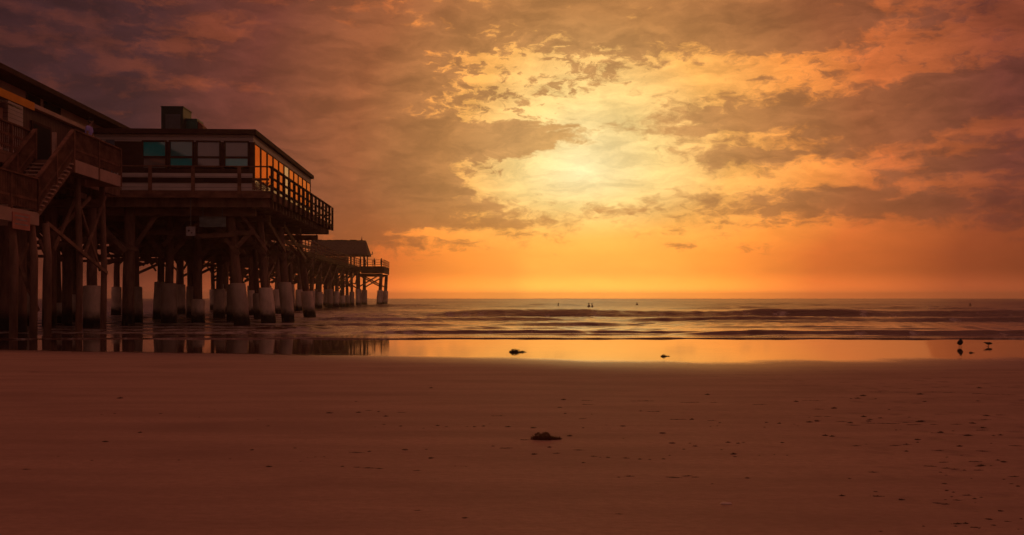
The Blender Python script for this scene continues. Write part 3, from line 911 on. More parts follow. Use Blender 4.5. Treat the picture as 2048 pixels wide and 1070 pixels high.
for v in (38.4, 44.3):
    MB(HO).box((-20.6, v, DECK + 0.01), (-20.3, v + 0.42, 9.8)).build('door_post', M['beige'], hall)
MB(HO).box((-20.6, 45.0, DECK + 0.01), (-20.2, 46.5, 10.2)).build('pilaster', M['siding'], hall)
f = MB(HO).box((-20.59, 48.2, 8.0), (-20.52, 50.4, 9.9)).build('window', M['trim'], hall)
MB(HO).box((-20.519, 48.35, 8.12), (-20.51, 50.25, 9.78)).build('pane', M['dark'], f)
b = MB(HO)
vs = [(-20.58, 35, 10.40), (-20.58, 44.8, 10.40), (-19.0, 44.8, 10.02), (-19.0, 35, 10.02)]
vs += [(p[0], p[1], p[2] + 0.04) for p in vs]
b.add(vs, [(0, 1, 2, 3), (7, 6, 5, 4), (0, 4, 5, 1), (1, 5, 6, 2), (2, 6, 7, 3), (3, 7, 4, 0)])
b.box((-19.0, 35, 9.72), (-18.96, 44.8, 10.06))
aw = b.build('awning', M['awning'], hall)
MB(HO).beam((-19.35, 35.2, 9.70), (-19.35, 44.3, 9.70), 0.06, 0.07).build('awning_bar', M['white'], aw)

# ------------------------------------------------------------------ restaurant pavilion built out beside the pier
pav, VO = pthing('restaurant_pavilion', 'flat roofed pavilion with window walls and a railed balcony beside the pier', 'pavilion', -15.8, 55, DECK)
U0, U1, V0, V1 = -20.15, -11.62, 55.0, 75.0
WB, WT, RT = 7.95, 9.98, 10.60
b = MB(VO).box((U0, V0, DECK + 0.003), (U1, V0 + 0.12, WB - 0.35))
b.box((U1 - 0.12, V0 + 0.122, DECK + 0.003), (U1, V1, WB - 0.35))
b.box((U0, V0, WT), (U1, V0 + 0.12, 10.38))
b.box((U1 - 0.12, V0 + 0.122, WT), (U1, V1, 10.38))
b.box((U0, V1 + 0.002, DECK + 0.003), (U1, V1 + 0.12, 10.38))
b.build('wall', M['siding'], pav)
b = MB(VO).box((U0 - 0.1, V0 - 0.30, 10.383), (U1 + 0.16, V1 + 0.3, RT))
rf = b.build('roof', M['roof'], pav)
b = MB(VO).box((U0 - 0.1, V0 - 0.34, 10.37), (U1 + 0.20, V0 - 0.303, RT + 0.03))
b.box((U1 + 0.163, V0 - 0.30, 10.37), (U1 + 0.20, V1 + 0.3, RT + 0.03))
b.build('fascia_board', M['trim'], rf)
MB(VO).box((U0 + 0.2, V0 + 0.5, DECK + 0.004), (U1 - 0.4, V1 - 0.2, DECK + 0.03)).build('floor', M['timber_long'], pav)
MB(VO).box((U0 + 0.15, V0 + 1.6, DECK + 0.04), (U0 + 0.3, V1 - 0.3, 10.2)).build('inner_wall', M['beige'], pav)


def px_u(px, Y):
    return uv(px, Y)[0]


def front_window(x0, x1, panes, label=None):
    """panes: (row top, row bottom, glass) in the front wall"""
    u0, u1 = px_u(x0, 54.6), px_u(x1, 54.6)
    zs = [zpx(p, 54.6) for p in (panes[0][0], panes[-1][1])]
    b = MB(VO)
    t = 0.07
    b.box((u0 - t, V0 - 0.05, zs[1] - t), (u0, V0 + 0.1, zs[0] + t))
    b.box((u1, V0 - 0.05, zs[1] - t), (u1 + t, V0 + 0.1, zs[0] + t))
    b.box((u0, V0 - 0.05, zs[0]), (u1, V0 + 0.1, zs[0] + t))
    b.box((u0, V0 - 0.05, zs[1] - t), (u1, V0 + 0.1, zs[1]))
    for a, c in zip(panes[:-1], panes[1:]):
        b.box((u0, V0 - 0.04, zpx(c[0], 54.6)), (u1, V0 + 0.1, zpx(a[1], 54.6)))
    f = b.build('window', M['trim'], pav)
    if label:
        f['label'] = label
    for a in panes:
        MB(VO).box((u0, V0 + 0.02, zpx(a[1], 54.6)), (u1, V0 + 0.045, zpx(a[0], 54.6))).build('pane', M[a[2]], f)


front_window(292, 335, [(286, 314, 'glass_teal'), (318, 338, 'glass_grey')], 'window with a bright teal upper pane')
front_window(345, 388, [(285, 314, 'glass_greyteal'), (318, 335, 'glass_teal')], 'window with two teal panes')
front_window(398, 441, [(286, 314, 'glass_grey'), (318, 335, 'glass_grey')], 'window with two grey panes')
front_window(453, 497, [(286, 314, 'glass_grey'), (318, 333, 'glass_teal')], 'window with a teal lower pane')
for x0, x1 in [(205, 289), (338, 342), (391, 395), (444, 450), (500, 511)]:   # dark timber uprights and infill between the front windows
    MB(VO).box((px_u(x0, 54.6), V0 - 0.02, WB - 0.34), (px_u(x1, 54.6), V0 + 0.08, WT - 0.002)).build('wall_post', M['trim'], pav)
b = MB(VO).box((px_u(205, 54.6), V0 - 0.03, WB - 0.345), (px_u(511, 54.6), V0 - 0.022, zpx(339, 54.6)))
b.build('apron_panel', M['trim'], pav)
MB(VO).box((px_u(219, 54.6), V0 - 0.06, DECK + 0.02), (px_u(236, 54.6), V0 - 0.025, zpx(283, 54.6))).build('door', M['bluegrey'], pav)
# eleven tall windows along the sea-facing side
nW = 11
for i in range(nW):
    v0 = V0 + 0.25 + i * (V1 - V0 - 0.35) / nW
    v1 = v0 + (V1 - V0 - 0.35) / nW - 0.34
    b = MB(VO)
    b.box((U1 - 0.11, v0 - 0.17, WB - 0.345), (U1 + 0.04, v0, WT - 0.003))
    b.box((U1 - 0.11, v1, WB - 0.345), (U1 + 0.04, v1 + 0.165, WT - 0.003))
    b.box((U1 - 0.11, v0, WB + 0.02), (U1 + 0.03, v1, WB + 0.12))
    b.box((U1 - 0.11, v0, WT - 0.08), (U1 + 0.03, v1, WT - 0.003))
    f = b.build('window', M['trim'], pav)
    MB(VO).box((U1 - 0.02, v0, WB + 0.12), (U1 + 0.022, v1, WT - 0.08)).build('pane', M['glass_bronze' if i == 5 else 'glass_warm'], f)
    MB(VO).box((U1 - 0.02, v0, WB - 0.34), (U1 + 0.022, v1, WB + 0.02)).build('lower_panel', M['glass_bronze'], f)
# balcony
BU, BV0, BV1 = -10.55, 54.0, 78.0
b = MB(VO).box((U0 + 0.3, BV0, DECK - 0.12), (BU, V0 - 0.003, DECK - 0.004))
b.box((U1 + 0.003, V0 - 0.003, DECK - 0.12), (BU, BV1, DECK - 0.004))
b.box((U0 + 0.3, V0, DECK - 0.16), (U1 - 0.003, BV1, DECK - 0.01))
b.build('balcony_deck', M['timber_long'], pav)
b = MB(VO)
for i in range(24):
    v = BV0 + 0.5 + i * (BV1 - BV0 - 1) / 23
    b.box((-21.5, v - 0.06, SOFFIT - 0.33), (BU - 0.08, v + 0.06, DECK - 0.165))
b.build('floor_framing', M['timber'], pav)
b = MB(VO).box((U0 + 0.3, BV0 - 0.07, SOFFIT + 0.12), (BU + 0.06, BV0 - 0.003, DECK + 0.02))
b.box((BU + 0.003, BV0, SOFFIT + 0.05), (BU + 0.06, BV1, DECK + 0.02))
b.box((-14.0, BV1 + 0.003, SOFFIT + 0.05), (BU + 0.06, BV1 + 0.06, DECK + 0.02))
b.build('edge_board', M['rail'], pav)
# front balcony rail of wide pale boards, side rail of close dark posts
b = MB(VO)
b.box((U0 + 0.3, BV0 - 0.05, 7.24), (BU - 0.9, BV0, 7.62))
b.box((U0 + 0.3, BV0 - 0.05, 7.92), (BU - 0.9, BV0, 8.16))
fr = b.build('railing', M['siding'], pav)
fr['label'] = 'front railing of wide pale boards'
MB(VO).beam((U0 + 0.3, BV0 - 0.02, 8.52), (BU, BV0 - 0.02, 8.52), 0.16, 0.06).build('top_rail', M['rail'], fr)
b = MB(VO)
b.box((BU - 0.9, BV0 - 0.05, 7.78), (BU, BV0, 7.90))
for k in range(9):
    a = BU - 0.88 + k * 0.12
    b.beam((max(a - 0.42, BU - 0.9), BV0 - 0.03, 7.26 + max(0, BU - 0.9 - a + 0.42)), (min(a, BU), BV0 - 0.03, 7.68), 0.02, 0.04)
    b.beam((min(a, BU), BV0 - 0.055, 7.26), (max(a - 0.42, BU - 0.9), BV0 - 0.055, 7.68), 0.02, 0.04)
b.build('lattice_panel', M['rail'], fr)
for px in (224, 306, 390, 481):
    u = px_u(px, 53.6)
    MB(VO).box((u - 0.09, BV0 - 0.13, 6.85), (u + 0.09, BV0 - 0.055, 8.49)).build('post', M['rail'], fr)
b = MB(VO)
b.beam((BU + 0.0, BV0, 8.54), (BU, BV1, 8.54), 0.18, 0.07)
b.beam((BU + 0.0, BV0, 7.98), (BU, BV1, 7.98), 0.06, 0.12)
b.beam((BU + 0.0, BV0, 7.50), (BU, BV1, 7.50), 0.06, 0.12)
b.beam((BU, BV1, 8.54), (-13.5, BV1, 8.54), 0.18, 0.07)
b.beam((BU, BV1, 7.9), (-13.5, BV1, 7.9), 0.06, 0.12)
sr = b.build('railing', M['trim'], pav)
for k in range(15):
    v = BV0 + 0.02 + k * (BV1 - BV0 - 0.04) / 14
    MB(VO).box((BU + 0.065, v - 0.10, 6.72), (BU + 0.21, v + 0.10, 8.50)).build('post', M['trim'], sr)
    if k % 2 == 0 and 0 < k < 14:
        MB(VO).box((BU - 0.06, v + 0.7, 7.25), (BU + 0.05, v + 1.0, 8.46)).build('post', M['trim'], sr)
for u in (-12.0, -13.4):
    MB(VO).box((u - 0.08, BV1 + 0.065, 6.75), (u + 0.08, BV1 + 0.2, 8.5)).build('post', M['trim'], sr)

# ------------------------------------------------------------------ units on the pavilion roof
u, v = px_u(327, 56.6), 57.6
w_ = px_u(370, 56.6) - u
ac, AO = pthing('rooftop_unit', 'large dark green air handling unit at the roof edge', 'rooftop unit', u + w_ / 2, 58, RT)
b = MB(AO).box((u, 57.0, RT + 0.18), (u + w_, 58.7, RT + 1.62))
b.box((u - 0.03, 56.97, RT + 1.625), (u + w_ + 0.03, 58.73, RT + 1.68))
b.build('casing', M['green'], ac)
b = MB(AO).box((u + 0.25, 56.95, RT + 0.38), (u + w_ - 0.15, 56.995, RT + 1.22))
for k in range(9):
    b.box((u + 0.27, 56.92, RT + 0.42 + k * 0.088), (u + w_ - 0.17, 56.948, RT + 0.46 + k * 0.088))
b.build('grille', M['grille'], ac)
b = MB(AO)
for x in (u + 0.05, u + w_ - 0.17):
    for y in (57.05, 58.5):
        b.box((x, y, RT + 0.052), (x + 0.12, y + 0.12, RT + 0.178))
b.build('foot_rail', M['rust'], ac)
u2 = px_u(376, 57.4)
w2 = px_u(399, 57.4) - u2
a2, AO2 = pthing('rooftop_unit', 'smaller teal and rust rooftop unit beside the dark green one', 'rooftop unit', u2 + w2 / 2, 58.6, RT)
MB(AO2).box((u2, 57.6, RT + 0.15), (u2 + w2, 59.0, RT + 1.10)).build('casing', M['teal_metal'], a2)
MB(AO2).add([(u2 + w2 + .003, 57.8, RT + .15), (u2 + w2 + .28, 57.8, RT + .15), (u2 + w2 + .28, 57.8, RT + .72), (u2 + w2 + .003, 57.8, RT + 1.0),
             (u2 + w2 + .003, 58.9, RT + .15), (u2 + w2 + .28, 58.9, RT + .15), (u2 + w2 + .28, 58.9, RT + .72), (u2 + w2 + .003, 58.9, RT + 1.0)],
            [(0, 1, 2, 3), (7, 6, 5, 4), (0, 4, 5, 1), (1, 5, 6, 2), (2, 6, 7, 3), (3, 7, 4, 0)]).build('side_duct', M['rust'], a2)
MB(AO2).tube([(u2 + w2 * 0.5, 58.3, RT + 1.102), (u2 + w2 * 0.5, 58.3, RT + 1.18)], 0.26, 16).build('fan_cowl', M['grille'], a2)
b = MB(AO2)
for y in (57.7, 58.8):
    b.box((u2, y, RT + 0.052), (u2 + w2, y + 0.12, RT + 0.148))
b.build('foot_rail', M['rust'], a2)

# ------------------------------------------------------------------ signs and boards
u, v = px_u(403, 54.9), 55.15
sg, GO = pthing('sign_board', 'wide grey green board hanging under the balcony', 'sign', px_u(429, 54.9), v, 5.4)
MB(GO).box((px_u(403, 54.9), v, zpx(455, 54.9)), (px_u(455, 54.9), v + 0.05, zpx(434, 54.9))).build('board', M['board_teal'], sg)
MB(GO).box((px_u(404, 54.9), v - 0.03, zpx(436, 54.9)), (px_u(454, 54.9), v - 0.003, zpx(434.5, 54.9))).build('frame', M['steel'], sg)
b = MB(GO)
for px in (410, 448):
    b.beam((px_u(px, 54.9), v + 0.02, zpx(434, 54.9)), (px_u(px, 54.9), v + 0.02, 6.9), 0.04, 0.04)
b.build('hanger', M['steel'], sg)
sg, GO = pthing('sign_board', 'small square pale board with a dark spot beneath the balcony', 'sign', px_u(386, 54.2), 54.25, 5.0)
MB(GO).box((px_u(377.5, 54), 54.2, zpx(473, 54)), (px_u(395.5, 54), 54.24, zpx(454.5, 54))).build('board', M['board_pale'], sg)
b = MB(GO)
b.tube([(px_u(383, 54), 54.199, zpx(462.5, 54)), (px_u(383, 54), 54.19, zpx(462.5, 54))], 0.055, 10)
b.box((px_u(387, 54), 54.192, zpx(468, 54)), (px_u(390, 54), 54.199, zpx(466, 54)))
b.build('mark', M['ink'], sg)
b = MB(GO).beam((px_u(386, 54), 54.26, zpx(454.5, 54)), (px_u(386, 54), 54.26, 6.9), 0.05, 0.05)
b.build('hanger', M['steel'], sg)
sg, GO = pthing('sign_board', 'faded red sign on the edge of the lower stair landing', 'sign', -16.17, 37.3, 4.4)
MB(GO).box((-16.175, 36.35, 3.98), (-16.14, 37.75, 4.58)).build('board', M['board_red'], sg)
b = MB(GO)
for z, a, c in ((4.44, 36.5, 37.6), (4.30, 36.6, 37.5), (4.14, 36.5, 37.6)):
    b.box((-16.139, a, z), (-16.136, c, z + 0.05))
b.build('worn_line', M['board_pale'], sg)

# ------------------------------------------------------------------ shelter and lamps at the seaward end
sh, HO2 = pthing('pier_end_shelter', 'open shelter with a steep shingled roof at the far end of the pier', 'shelter', -24.5, 195, DECK)
b = MB(HO2)
x0, x1, y0, y1, ze, zr = -30.0, -19.0, 191.6, 199.6, 9.95, 12.55
ym = y0 + 1.7
b.add([(x0, y0, ze), (x1, y0, ze), (x1, y1, ze), (x0, y1, ze), (x0 + 0.2, ym, zr), (x1 - 0.4, ym, zr),
       (x0, y0, ze - 0.28), (x1, y0, ze - 0.28), (x1, y1, ze - 0.28), (x0, y1, ze - 0.28)],
      [(0, 1, 5, 4), (1, 2, 5), (2, 3, 4, 5), (3, 0, 4), (6, 9, 8, 7), (0, 6, 7, 1), (1, 7, 8, 2), (2, 8, 9, 3), (3, 9, 6, 0)])
rf = b.build('roof', M['thatch'], sh)
b = MB(HO2)
b.box((x0 + 0.2, ym - 0.12, zr - 0.06), (x1 - 0.6, ym + 0.12, zr + 0.02))
for i in range(26):
    a = x0 + 0.25 + i * (x1 - x0 - 1.5) / 26
    b.box((a, ym - 0.1, zr - 0.04), (a + 0.5, ym + 0.1, zr + random.uniform(0.03, 0.16)))
b.build('ridge_cap', M['roof'], rf)
MB(HO2).tube([(x1 - 1.2, ym, zr), (x1 - 1.2, ym, zr + 0.35), (x1 - 1.18, ym, zr + 0.8)], [0.16, 0.07, 0.03], 8).build('finial', M['rust'], rf)
for u in (-29.4, -26.2, -23.0, -21.4, -20.3, -19.7):
    for v in ((y0 + 0.3, y1 - 0.3) if u != -21.4 else (y0 + 0.3,)):
        MB(HO2).box((u - 0.11, v - 0.11, DECK + 0.004), (u + 0.11, v + 0.11, ze - 0.285)).build('post', M['rail'], sh)
MB(HO2).box((-29.3, ym + 3, DECK + 0.004), (-23.2, ym + 3.12, 9.5)).build('back_wall', M['brownwall'], sh)
b = MB(HO2).beam((x1, y0 + 0.4, ze - 0.12), (x1 + 1.0, y0 + 0.4, ze - 0.12), 0.12, 0.12)
b.beam((x1 + 0.95, y0 + 0.4, ze - 0.1), (x1 + 0.95, y0 + 0.4, ze + 0.4), 0.14, 0.14)
b.build('lamp_bracket', M['steel'], sh)

lp, LO = pthing('lamp_post', 'slender lamp post with a bent arm on the pier walkway', 'lamp post', -20.35, 136, DECK)
MB(LO).tube([(-20.35, 136, DECK), (-20.35, 136, 9.9), (-20.2, 136, 10.3), (-19.7, 136, 10.5)], [0.07, 0.06, 0.05, 0.05], 8).build('pole', M['steel'], lp, True)
MB(LO).box((-19.8, 135.85, 10.42), (-19.35, 136.15, 10.54)).build('lamp_head', M['steel'], lp)


# ------------------------------------------------------------------ people
M['skin'] = mat('skin', (0.30, 0.17, 0.12), 0.55, 0.1)
M['hair'] = mat('dark_hair', (0.02, 0.014, 0.012), 0.6, 0.2)
M['purple'] = mat('violet_blue_cotton', (0.42, 0.36, 0.92), 0.85, 0.12)
M['navy'] = mat('dark_cotton', (0.035, 0.03, 0.035), 0.85, 0.15)
M['olive'] = mat('olive_cotton', (0.10, 0.08, 0.05), 0.85, 0.15)
M['wetsuit'] = mat('dark_neoprene', (0.22, 0.10, 0.055), 0.6, 0.1)
M['boardwhite'] = mat('surfboard_resin', (0.40, 0.28, 0.20), 0.25, 0.08)


def skinned(name, verts, edges, m, parent=None, levels=1):
    """one continuous surface grown over a skeleton: verts = [(x, y, z, radius)]"""
    me = bpy.data.meshes.new(name)
    me.from_pydata([v[:3] for v in verts], edges, [])
    o = bpy.data.objects.new(name, me)
    COL.objects.link(o)
    o.modifiers.new('skin', 'SKIN').use_smooth_shade = True
    sd = me.skin_vertices[0].data
    for i, v in enumerate(verts):
        sd[i].radius = (v[3], v[3])
        sd[i].use_root = (i == 0)
    s_ = o.modifiers.new('smooth', 'SUBSURF')
    s_.levels = s_.render_levels = levels
    me.materials.append(m)
    if parent:
        o.parent = parent
    return o


STAND = dict(pel=(0, 0, .95), chest=(0, 0.02, 1.36), head=(0, 0.04, 1.67), sh=.19, el=((-.27, .0, 1.12), (.27, .0, 1.12)), wr=((-.28, .10, .88), (.28, .10, .88)),
             kn=((-.11, .03, .50), (.11, .03, .50)), an=((-.12, -.02, .09), (.12, -.02, .09)))
LEAN = dict(STAND, chest=(0, 0.10, 1.34), head=(0, 0.17, 1.64), el=((-.30, .26, 1.26), (.30, .26, 1.26)), wr=((-.10, .44, 1.32), (.12, .44, 1.32)))
RAIL = dict(STAND, chest=(0, 0.09, 1.35), head=(0, 0.15, 1.65), el=((-.29, .12, 1.08), (.29, .12, 1.08)), wr=((-.16, .36, 1.00), (.18, .36, 1.00)))
CAST = dict(STAND, el=((-.28, .16, 1.16), (.30, .10, 1.50)), wr=((-.16, .36, 1.22), (.38, .22, 1.72)))
SIT = dict(pel=(0, 0, .14), chest=(0, .05, .56), head=(0, .10, .87), sh=.19, el=((-.27, .08, .32), (.27, .08, .32)), wr=((-.24, .30, .16), (.24, .30, .16)),
           kn=((-.36, .36, .10), (.36, .36, .10)), an=((-.40, .30, -.34), (.40, .30, -.34)))


def make_person(label, pose, shirt, trousers, loc, rotz, group=None, hat=False):
    V3 = Vector
    pel, ch, hd = V3(pose['pel']), V3(pose['chest']), V3(pose['head'])
    up = (ch - pel).normalized()
    vs, es = [], []

    def add(p, r, link=None):
        vs.append((p.x, p.y, p.z, r))
        if link is not None:
            es.append((link, len(vs) - 1))
        return len(vs) - 1
    i_p = add(pel, .13)
    i_s = add(pel.lerp(ch, .5), .125, i_p)
    i_c = add(ch, .145, i_s)
    i_n = add(ch.lerp(hd, .50), .058, i_c)
    i_j = add(hd + V3((0, .015, -.06)), .075, i_n)
    i_h = add(hd + V3((0, 0, .02)), .092, i_j)
    add(hd + V3((0, -.005, .09)), .06, i_h)
    nose = add(hd + V3((0, .115, -.015)), .016, i_h)
    for s_ in (-1, 1):
        add(hd + V3((s_ * .098, -.01, -.01)), .016, i_h)
    tor_sh, legs = [], []
    for k, s_ in enumerate((-1, 1)):
        shp = ch + V3((s_ * pose['sh'], 0, .06))
        a = add(shp, .062, i_c)
        e = V3(pose['el'][k])
        w = V3(pose['wr'][k])
        ia = add(shp.lerp(e, .5), .050, a)
        ie = add(e, .043, ia)
        iw = add(w, .028, ie)
        d = (w - e).normalized()
        side = d.cross(V3((0, 0, 1)))
        side = side.normalized() if side.length > .1 else V3((1, 0, 0))
        pm = w + d * .06
        ip = add(pm, .032, iw)
        for q, (off, ln) in enumerate(((-.028, .070), (-.010, .082), (.010, .078), (.028, .060))):
            f1 = pm + side * off + d * .045
            j1 = add(f1, .0095, ip)
            add(f1 + d * ln * .6 + V3((0, 0, -.25 * ln - .004 * q)), .008, j1)
        t1 = pm - side * s_ * .04 + d * .005
        jt = add(t1, .011, ip)
        add(t1 + d * .035 - side * s_ * .012, .009, jt)
        kn, an = V3(pose['kn'][k]), V3(pose['an'][k])
        hip = pel + V3((s_ * .095, 0, -.05))
        ih = add(hip, .095, i_p)
        ik = add(kn, .060, ih)
        il = add(kn.lerp(an, .4) + V3((0, -.02, 0)), .056, ik)
        ia2 = add(an, .040, il)
        add(an + V3((s_ * .02, .15, -.05)), .034, ia2)
        tor_sh.append((shp, e))
        legs.append((hip, kn, an))
    body = skinned('person', vs, es, M['skin'])
    body.location = loc
    body.rotation_euler = (0, 0, rotz)
    tag(body, label, 'person', group)
    sv = [(*pel.lerp(ch, .05), .150), (*pel.lerp(ch, .5), .145), (*ch, .168), (*ch.lerp(hd, .33), .080)]
    se = [(0, 1), (1, 2), (2, 3)]
    for shp, e in tor_sh:
        n = len(sv)
        sv += [(*shp, .078), (*shp.lerp(e, .6), .066)]
        se += [(2, n), (n, n + 1)]
    skinned('shirt', sv, se, M[shirt], body)
    tv = [(*(pel + V3((0, 0, .02))), .145)]
    te = []
    for hip, kn, an in legs:
        n = len(tv)
        tv += [(*hip, .112), (*kn, .078), (*kn.lerp(an, .85), .058)]
        te += [(0, n), (n, n + 1), (n + 1, n + 2)]
    skinned('trousers', tv, te, M[trousers], body)
    hv = [(*(hd + V3((0, -.03, .05))), .095), (*(hd + V3((0, .01, .085))), .075), (*(hd + V3((0, -.06, -.03))), .06)]
    skinned('hair', hv, [(0, 1), (0, 2)], M['hair'], body)
    for s_ in (-1, 1):
        MB().tube([hd + V3((s_ * .034, .088, .012)), hd + V3((s_ * .034, .096, .012))], .011, 8).build('eye', M['hair'], body)
    MB().box(hd + V3((-.022, .083, -.062)), hd + V3((.022, .094, -.055))).build('mouth', M['rust'], body)
    return body


u, v = uv(179, 43.6)
watcher = make_person('person in a violet blue shirt leaning on the upper stair landing rail', RAIL, 'purple', 'navy', W(u - 0.1, v, DECK + 0.2), ANG - R(90))
watcher.scale = (1.08, 1.08, 1.08)
for px, vv, lab, pose, sh_, rot in ((731, 191.0, 'person in dark clothes standing upright near the posts of the far shelter', STAND, 'navy', 200),
                                    (750, 191.2, 'person leaning low on the far rail in the middle of the pier end', LEAN, 'olive', 170),
                                    (763.5, 191.0, 'person raising one arm at the outer corner of the pier end', CAST, 'navy', 235)):
    u, v = uv(px, vv)
    make_person(lab, pose, sh_, 'navy', W(u, vv, DECK), R(rot), 'people at the far end of the pier')


def surf_height(X, Y):
    return float(sea_z(np.array([[X]]), np.array([[Y]]))[0, 0]) + 0.018


def make_surfboard():
    b = MB()
    n, k = 16, 10
    rows = []
    for i in range(n + 1):
        t = i / n
        yy = -1.15 + 2.3 * t
        w = 0.27 * (math.sin(math.pi * min(1, max(0, t * 0.96 + 0.02))) ** 0.6) + 0.01
        lift = 0.10 * max(0, t - 0.72) ** 2 / 0.08
        rows.append([Vector((w * math.cos(a), yy, 0.03 * math.sin(a) + lift)) for a in (2 * math.pi * j / k for j in range(k))])
    b.add([p for r in rows for p in r], [(i * k + j, i * k + (j + 1) % k, (i + 1) * k + (j + 1) % k, (i + 1) * k + j) for i in range(n) for j in range(k)]
          + [tuple(range(k))[::-1], tuple(n * k + j for j in range(k))])
    return b.build('surfboard', M['boardwhite'], None, True)


board0 = make_surfboard()
for i, (px, Y, rot, lab, blab) in enumerate((
        (1116, 178, -70, 'leftmost surfer sitting low in the water beyond the breakers', 'pale surfboard under the leftmost surfer'),
        (1178, 160, 20, 'taller of the two surfers sitting side by side', 'pale surfboard under the taller of the paired surfers'),
        (1185, 161, 60, 'lower surfer just right of another surfer', 'pale surfboard under the lower of the paired surfers'),
        (1274, 205, 0, 'upright surfer sitting alone to the right of the pair', 'pale surfboard under the upright lone surfer'),
        (1941, 176, 10, 'dark lone surfer far out on the right above the birds', 'pale surfboard under the surfer far on the right'))):
    X = (px - 1024) / 2000 * Y
    z = surf_height(X, Y)
    o = board0 if i == 0 else board0.copy()
    if i:
        COL.objects.link(o)
    o.location = (X, Y, z - 0.20)
    o.rotation_euler = (0, 0, R(rot))
    tag(o, blab, 'surfboard', 'surfboards of the waiting surfers')
    make_person(lab, SIT, 'wetsuit', 'wetsuit', (X, Y, z - 0.30), R(rot), 'surfers waiting beyond the breakers').scale = (.9, .9, .9)

# ------------------------------------------------------------------ birds on the wet sand
M['feather'] = mat('grey_brown_feathers', (0.055, 0.043, 0.036), 0.8, 0.5, (9, 22, 22), 0.4, 20)
M['wing'] = mat('dark_wing_feathers', (0.03, 0.024, 0.022), 0.8, 0.4, (9, 30, 30), 0.4, 20)
M['beak'] = mat('beak_horn', (0.10, 0.06, 0.03), 0.5, 0.2)


def make_bird(label, loc, rotz, sc, pts, rad, leg_x, hip, beak, head):
    """body, neck and head one continuous form; local +y is forward"""
    me_b = MB()
    P = [Vector(p) for p in pts]
    # smooth the profile
    Q, RR = [], []
    for i in range(len(P) - 1):
        for t in (0, .33, .66):
            Q.append(P[i].lerp(P[i + 1], t))
            RR.append(rad[i] + (rad[i + 1] - rad[i]) * t)
    Q.append(P[-1])
    RR.append(rad[-1])
    o = me_b.tube(Q, RR, 14).build('seabird', M['feather'], None, True)
    o.location = loc
    o.rotation_euler = (0, 0, rotz)
    o.scale = (sc, sc, sc)
    tag(o, label, 'bird')
    for s_ in (-1, 1):
        a, c = P[1], P[3]
        wv = []
        for i in range(9):
            t = i / 8
            p = Vector(pts[0]).lerp(Vector(pts[3]), t * 1.02)
            wd = 0.030 * math.sin(math.pi * min(1, .08 + t * .9)) + .004
            off = 0.93 * (rad[0] + (max(rad) - rad[0]) * math.sin(math.pi / 2 * min(1, t * 1.5)))
            wv.append((Vector((s_ * off, p.y, p.z + wd + .012)), Vector((s_ * (off + .010), p.y, p.z - wd * .7 + .012))))
        vs = [q for pr in wv for q in pr] + [q + Vector((-s_ * .012, 0, 0)) for pr in wv for q in pr]
        n = len(wv) * 2
        fs = []
        for i in range(8):
            j = 2 * i
            fs += [(j, j + 1, j + 3, j + 2), (n + j, n + j + 2, n + j + 3, n + j + 1), (j, j + 2, n + j + 2, n + j), (j + 1, n + j + 1, n + j + 3, j + 3)]
        fs += [(0, n, n + 1, 1), (16, 17, n + 17, n + 16)]
        MB().add(vs, fs).build('wing', M['wing'], o, True)
        b = MB()
        h = Vector((s_ * leg_x, hip[0], hip[1]))
        kx = Vector((s_ * leg_x, hip[0] - .012, hip[1] * .5))
        b.tube([h, kx, Vector((s_ * leg_x, hip[0] + .004, 0.004))], [.010, .0055, .005], 8)
        for q in (-1, 0, 1):
            b.tube([Vector((s_ * leg_x, hip[0] + .004, .005)), Vector((s_ * leg_x + q * .016, hip[0] + .040, .003))], [.0045, .003], 6)
        b.build('leg', M['beak'], o, True)
        MB().tube([Vector(head) + Vector((s_ * .022, .006, .006)), Vector(head) + Vector((s_ * .026, .006, .006))], .004, 8).build('eye', M['hair'], o)
    MB().tube([Vector(b_) for b_ in beak], [.011, .008, .002], 8).build('beak', M['beak'], o, True)
    return o


def on_sand(px, py):
    Y = 2000 * EYE / (py - 596)
    for _ in range(8):
        z = float(sand_z(np.array([[(px - 1024) / 2000 * Y]]), np.array([[Y]]))[0, 0])
        Y = 2000 * (EYE - z) / (py - 596)
    return (px - 1024) / 2000 * Y, Y, z


x, y, z = on_sand(1920.5, 694)
make_bird('upright dark bird standing on wet sand, left of the two birds', (x, y, z), R(172), 1.0,
          [(0, -.15, .075), (0, -.10, .095), (0, -.04, .120), (0, .02, .150), (0, .045, .195), (0, .050, .225), (0, .055, .247), (0, .058, .265)],
          [.012, .042, .070, .076, .058, .036, .030, .010], .028, (-.01, .075), [(0, .078, .246), (0, .105, .242), (0, .128, .236)], (0, .058, .248))
x, y, z = on_sand(1976, 692.6)
make_bird('small bird with a level body feeding on wet sand, right of the two birds', (x, y, z), R(84), 0.95,
          [(0, -.13, .082), (0, -.09, .088), (0, -.04, .094), (0, .02, .098), (0, .055, .106), (0, .080, .118), (0, .098, .124), (0, .112, .124)],
          [.008, .026, .040, .040, .028, .020, .021, .008], .018, (-.01, .075), [(0, .114, .124), (0, .135, .121), (0, .155, .116)], (0, .10, .126))

# ------------------------------------------------------------------ seaweed and scraps on the sand
M['weed'] = mat('brown_sargassum', (0.15, 0.068, 0.022), 0.75, 0.5, (30, 30, 30), 0.4, 10)
M['weed_wet'] = mat('dark_wet_seaweed', (0.020, 0.011, 0.008), 0.45, 0.4, (20, 20, 20), 0.4, 10)
M['scrap'] = mat('dark_seaweed_scrap', (0.045, 0.022, 0.015), 0.8, 0.4, (30, 30, 30))
M['shell'] = mat('pale_shell', (0.60, 0.46, 0.38), 0.5, 0.15, (20, 20, 20))


